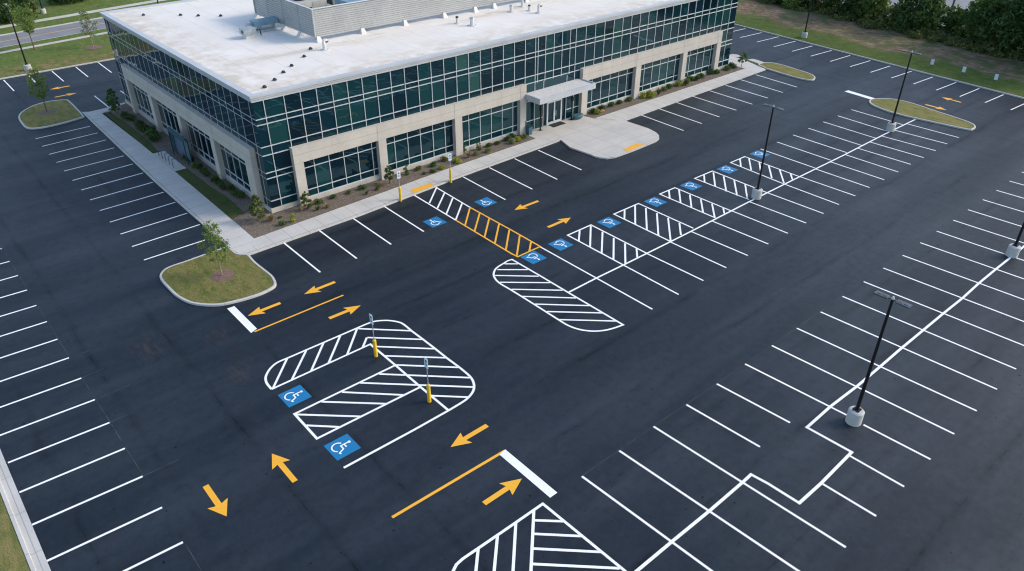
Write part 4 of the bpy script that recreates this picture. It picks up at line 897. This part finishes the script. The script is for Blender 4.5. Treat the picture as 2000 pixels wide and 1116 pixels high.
te = G(601, 408, .17); tree('young_tree', te, 1.6, .5, .15, 900, .08, 'leaf_olive', 'bark', 'knee high evergreen at the foot of the first front pillar', seed=15, clumps=12, shape='round', z=.15, trunk=.03)
tf = G(761, 359, .17); tree('young_tree', tf, 1.75, .55, .5, 700, .08, 'leaf_dark', 'dark_bark', 'small dark tree standing against the second front pillar', seed=16, clumps=12, shape='round', z=.15, trunk=.03)
tg = G(1448, 131, .17); tree('young_tree', tg, 2.0, .6, .6, 500, .1, 'leaf_mid', 'bark', 'tiny tree at the far right end of the front bed', seed=17, clumps=10, shape='round', z=.15, trunk=.04)

# shrub prototypes
def shrub_mesh(kind, seed):
    rnd = random.Random(seed); m = MB()
    if kind == 'mound': leaves(m, [(rnd.uniform(-.2, .2), rnd.uniform(-.2, .2), rnd.uniform(.15, .38), rnd.uniform(.16, .26)) for _ in range(9)], 520, .055, rnd)
    elif kind == 'upright': leaves(m, [(rnd.uniform(-.15, .15), rnd.uniform(-.15, .15), .1+.1*k, .2-.012*k) for k in range(9)], 520, .055, rnd)
    else:
        for _ in range(170):
            a = rnd.random()*6.28; r = rnd.uniform(.1, .45); h = rnd.uniform(.25, .6); wv = .018
            c, s_ = math.cos(a), math.sin(a)
            m.add([(-s_*wv, c*wv, 0), (s_*wv, -c*wv, 0), (c*r*.5+s_*wv*.7, s_*r*.5-c*wv*.7, h*.75), (c*r*.5-s_*wv*.7, s_*r*.5+c*wv*.7, h*.75)], [(0, 1, 2, 3)])
            m.add([(c*r*.5-s_*wv*.7, s_*r*.5+c*wv*.7, h*.75), (c*r*.5+s_*wv*.7, s_*r*.5-c*wv*.7, h*.75), (c*r, s_*r, h)], [(0, 1, 2)])
    return m
protos = {}
def shrub(p, kind, mat, s_, label, group, z=.17):
    key = (kind, mat)
    if key not in protos: protos[key] = shrub_mesh(kind, len(protos)+40).build('shrub', mat); o = protos[key]
    else: o = protos[key].copy(); COL.objects.link(o)
    o.location = (*G(*p, z), z-.02); o.scale = (s_, s_, s_*R_.uniform(.85, 1.1)); o.rotation_euler = (0, 0, R_.uniform(0, 6)); tag(o, label, 'shrub', group); return o
words = 'first second third fourth fifth sixth seventh eighth ninth tenth eleventh twelfth thirteenth fourteenth fifteenth sixteenth seventeenth eighteenth nineteenth twentieth'.split()
lookw = {'leaf_dark': 'dark green', 'leaf_mid': 'green', 'leaf_olive': 'olive green', 'leaf_yellow': 'bright yellow green', 'leaf_pale': 'pale green', 'leaf_straw': 'straw coloured'}
kindw = {'mound': 'rounded shrub', 'upright': 'upright shrub', 'tuft': 'grassy tuft'}
F1 = [((530, 432), 'tuft', 'leaf_straw', 1.3), ((552, 440), 'mound', 'leaf_mid', .9), ((572, 434), 'upright', 'leaf_yellow', 1.0), ((547, 426), 'mound', 'leaf_olive', .6), ((588, 412), 'upright', 'leaf_straw', .9), ((623, 398), 'mound', 'leaf_mid', 1.1), ((621, 411), 'tuft', 'leaf_olive', .9), ((640, 406), 'tuft', 'leaf_straw', .9), ((651.8, 387), 'mound', 'leaf_mid', 1.0), ((682.6, 378), 'mound', 'leaf_olive', .85), ((708, 370), 'mound', 'leaf_mid', 1.15), ((716, 380), 'tuft', 'leaf_olive', .8), ((738, 371), 'upright', 'leaf_olive', .9), ((744, 365), 'mound', 'leaf_straw', .8)]
F2 = [((793.5, 342), 'upright', 'leaf_mid', 1.1), ((816, 332.5), 'mound', 'leaf_olive', 1.1), ((846, 325), 'mound', 'leaf_mid', 1.05), ((846, 337), 'mound', 'leaf_mid', .95), ((862.5, 330), 'mound', 'leaf_yellow', .9), ((828.6, 341), 'mound', 'leaf_olive', .6), ((867.5, 315.5), 'mound', 'leaf_olive', 1.1), ((892.6, 318), 'mound', 'leaf_yellow', 1.35), ((905, 299), 'upright', 'leaf_dark', 1.3), ((916, 308), 'tuft', 'leaf_straw', 1.3), ((931.5, 303), 'mound', 'leaf_pale', 1.0), ((935, 293), 'upright', 'leaf_dark', 1.1), ((954, 297.5), 'mound', 'leaf_olive', 1.1), ((955, 287), 'mound', 'leaf_mid', 1.0), ((971.6, 282), 'mound', 'leaf_mid', 1.0), ((991.3, 275), 'mound', 'leaf_mid', 1.2), ((1001, 280), 'mound', 'leaf_pale', 1.2), ((1012.6, 275.5), 'mound', 'leaf_yellow', 1.1), ((1025, 271), 'mound', 'leaf_olive', 1.3), ((1003, 270), 'mound', 'leaf_dark', 1.2)]
F3 = [((1155.5, 220.5), 'mound', 'leaf_dark', 1.3), ((1166.8, 223), 'mound', 'leaf_yellow', 1.2), ((1175.6, 214), 'mound', 'leaf_olive', 1.3), ((1194.4, 208), 'mound', 'leaf_mid', 1.3), ((1210.2, 203), 'mound', 'leaf_mid', 1.2), ((1228.3, 197.5), 'mound', 'leaf_mid', 1.2), ((1255.9, 191), 'mound', 'leaf_yellow', 1.5), ((1269, 190), 'mound', 'leaf_yellow', 1.8), ((1286, 185.5), 'tuft', 'leaf_olive', 1.6), ((1297.3, 178), 'mound', 'leaf_olive', 1.2), ((1307.3, 173), 'mound', 'leaf_mid', 1.4), ((1326, 168), 'mound', 'leaf_yellow', 1.5), ((1338.7, 166), 'mound', 'leaf_olive', 1.6), ((1348.7, 158), 'mound', 'leaf_mid', 1.5), ((1360.5, 156.5), 'mound', 'leaf_mid', 1.4), ((1368.8, 153), 'mound', 'leaf_dark', 1.4), ((1387.6, 146), 'mound', 'leaf_dark', 1.6), ((1400, 144), 'mound', 'leaf_mid', 1.3), ((1419, 137), 'mound', 'leaf_mid', 1.5), ((1430, 133), 'mound', 'leaf_mid', 1.6)]
F4 = [((248.9, 233), 'mound', 'leaf_dark', 2.0), ((258.5, 235.5), 'mound', 'leaf_dark', 2.0), ((271.5, 252), 'mound', 'leaf_dark', 2.0), ((278.5, 254.5), 'mound', 'leaf_mid', 2.0), ((285.3, 258), 'mound', 'leaf_dark', 2.2), ((294, 265), 'mound', 'leaf_dark', 2.4), ((301, 270), 'mound', 'leaf_mid', 2.2), ((304, 276), 'mound', 'leaf_dark', 2.0), ((361.8, 310), 'mound', 'leaf_dark', 1.4), ((370.6, 317), 'mound', 'leaf_dark', 1.5), ((382, 326), 'mound', 'leaf_mid', 1.5), ((390.7, 333), 'mound', 'leaf_dark', 1.4), ((398, 337), 'mound', 'leaf_dark', 1.3), ((407.5, 344), 'mound', 'leaf_dark', 1.5), ((420, 355), 'mound', 'leaf_dark', 1.5), ((430, 361), 'mound', 'leaf_mid', 1.4), ((439, 369), 'mound', 'leaf_dark', 1.4), ((452.7, 373), 'mound', 'leaf_dark', 1.3), ((460, 381), 'mound', 'leaf_mid', 1.4), ((470, 386), 'mound', 'leaf_dark', 1.4)]
for lst, where, grp in ((F1, 'in the corner front bed', 'shrubs in the front bed by the corner'), (F2, 'in the front bed left of the entrance', 'shrubs in the front bed left of the entrance'), (F3, 'in the front bed right of the entrance', 'shrubs in the front bed right of the entrance'), (F4, 'by the left side wall, from its far end', 'shrubs along the left side wall')):
    for k, (p, kd, mt, s_) in enumerate(lst): shrub(p, kd, mt, s_*(.85 if lst is F4 else .95), '%s %s %s, %s plant' % (lookw[mt], kindw[kd], where, words[k]), grp)
m = MB(); m.tube([(-.35, 0, .1), (0, .05, .18), (.3, 0, .1)], [.12, .2, .1], 8); o = m.build('boulder', 'rock'); o.location = (*G(1176.5, 219.5, .17), .15); tag(o, 'small orange brown stone in the bed right of the entrance', 'stone')

# trees and bushes behind the right kerb
RB = [  # px base, height, crown radius, z0, leaves, material, shape
    ((1452, -8), 4.0, 3.0, .3, 1500, 'leaf_mid', 'oval'), ((1488, -2), 3.6, 2.6, .3, 1500, 'leaf_fresh', 'oval'), ((1522, 6), 3.6, 2.6, .3, 1500, 'leaf_olive', 'oval'), ((1552, 14), 3.6, 2.6, .3, 1500, 'leaf_fresh', 'oval'),
    ((1590, 20), 4.2, 2.6, .3, 1600, 'leaf_olive', 'oval'), ((1634, 28), 7.4, 3.2, .8, 3000, 'leaf_dark', 'round'), ((1672, 38), 7.6, 3.2, .8, 3200, 'leaf_mid', 'round'), ((1702, 44), 6.4, 2.2, .6, 2000, 'leaf_fresh', 'round'),
    ((1738, 52), 2.9, 2.2, .2, 1300, 'leaf_olive', 'oval'), ((1776, 60), 6.4, 3.2, .5, 3000, 'leaf_dark', 'round'), ((1808, 64), 6.2, 2.6, .9, 1900, 'leaf_mid', 'round'), ((1850, 66), 4.0, 1.6, .8, 700, 'leaf_mid', 'vase'),
    ((1880, 68), 3.4, 2.4, .2, 1500, 'leaf_fresh', 'oval'), ((1918, 82), 7.6, 3.2, .5, 3600, 'leaf_mid', 'round'), ((1955, 96), 9.2, 3.6, .5, 4200, 'leaf_dark', 'round'), ((1997, 112), 10.0, 4.0, .5, 4600, 'leaf_dark', 'round'), ((2040, 126), 10.0, 4.2, .5, 4000, 'leaf_dark', 'round'), ((1972, 62), 9.0, 4.2, .8, 3400, 'leaf_mid', 'round'), ((2080, 145), 11, 4.6, .6, 3600, 'leaf_dark', 'round')]
ordw = words
for k, (p, h, cr, z0, nl, mt, shp) in enumerate(RB):
    tree('bush' if h < 6 else 'tree', G(*p, .4), h, cr, z0, nl, .29, mt, 'dark_bark', '%s %s beyond the right kerb lawn, %s in line from the building' % ({'leaf_fresh': 'light green', 'leaf_mid': 'fresh green', 'leaf_dark': 'dark green', 'leaf_olive': 'olive green'}[mt], 'low bush' if h < 6 else 'tall tree', ordw[k]), 'bush' if h < 6 else 'tree', 'trees and bushes along the right bank', seed=100+k, clumps=30, shape=shp, z=.2, trunk=.12 if h < 6 else .2)
# undergrowth along the tree line
ub = MB(); rnd = random.Random(5); cs = []
for k in range(150):
    t = k/150; px = 1440+t*660; py = -6+t*148+rnd.uniform(-9, 4); q = G(px, py, .4); cs.append((q[0], q[1], .5+rnd.uniform(-.2, .4), rnd.uniform(.4, 1.1)))
leaves(ub, cs, 14000, .2, rnd); tag(ub.build('undergrowth', 'leaf_olive'), 'dark tangled undergrowth at the foot of the tree line', 'undergrowth', kind='stuff')
# left background vegetation
tree('tree', G(8, 40, .12), 6.6, 5.2, .1, 8000, .28, 'leaf_dark', 'dark_bark', 'big dark evergreen tree in the upper left corner beyond the road', seed=60, clumps=34, shape='round', z=.12, trunk=.25)
tree('bush', G(47, 31, .12), 3.2, 2.4, .2, 2400, .22, 'leaf_olive', 'dark_bark', 'rounded bush right of the big dark tree beyond the road', 'bush', seed=61, clumps=18, shape='oval', z=.12)
tree('bush', G(140, 3, .12), 3.4, 4.0, .2, 2400, .26, 'leaf_dark', 'dark_bark', 'dark bush cut by the top edge across the road', 'bush', seed=62, clumps=18, shape='oval', z=.12)
tree('bush', G(155, -6, .12), 3.4, 4.0, .2, 2000, .26, 'leaf_mid', 'dark_bark', 'green bush on the far lawn beside the dark bush at the top edge', 'bush', seed=63, clumps=18, shape='oval', z=.12)

# beyond the right trees: street, pale lot and utility pole
a = [G(1700, 60, .9), G(1715, -60, .9), G(2150, -60, .9), G(2120, 60, .9), G(1900, 20, .9)]
poly([(128.5, 20), (131, 180), (330, 180), (330, 20)], .95, 'street', 'road_asphalt', z0=0)
poly([(127.3, 20), (129.8, 180), (131, 180), (128.5, 20)], 1.0, 'gutter', 'far_walk', z0=0)
e = empty('utility_pole', (*G(1858, 22, .9), .9)); tag(e, 'tall grey brown utility pole with transformer beyond the right trees', 'utility pole')
m = MB(); m.tube([(0, 0, 0), (0, 0, 11)], [.17, .12], 10); m.build('pole', 'wood_pole', e); m = MB(); m.tube([(.35, 0, 7.6), (.35, 0, 8.6)], .26, 12); m.build('transformer', 'galvanised', e); m = MB(); m.box(-1.1, 1.1, -.06, .06, 10.1, 10.22); m.build('crossarm', 'wood_pole', e)

# short grass tufts on the near island (uncountable)
gb = MB(); rnd = random.Random(8); xs = [p.x for p in in1]; ys = [p.y for p in in1]
def inside(x, y, P):
    c = False; j = len(P)-1
    for i in range(len(P)):
        if (P[i].y > y) != (P[j].y > y) and x < (P[j].x-P[i].x)*(y-P[i].y)/(P[j].y-P[i].y)+P[i].x: c = not c
        j = i
    return c
k = 0
while k < 9000:
    x = rnd.uniform(min(xs), max(xs)); y = rnd.uniform(min(ys), max(ys))
    if not inside(x, y, in1) or (x-t1[0])**2+(y-t1[1])**2 < .9: continue
    k += 1; a = rnd.random()*6.28; h = rnd.uniform(.03, .085); wv = .012; c, s_ = math.cos(a), math.sin(a); l = rnd.uniform(.02, .07)
    gb.add([(x-s_*wv, y+c*wv, .128), (x+s_*wv, y-c*wv, .128), (x+c*l, y+s_*l, .128+h)], [(0, 1, 2)])
tag(gb.build('grass', 'blade_green'), 'short mown grass blades on the near island', 'grass', kind='stuff')

for o in bpy.data.objects:
    if o.get('label') and not 4 <= len(o['label'].split()) <= 16: print('LABEL', o.name, o['label'])
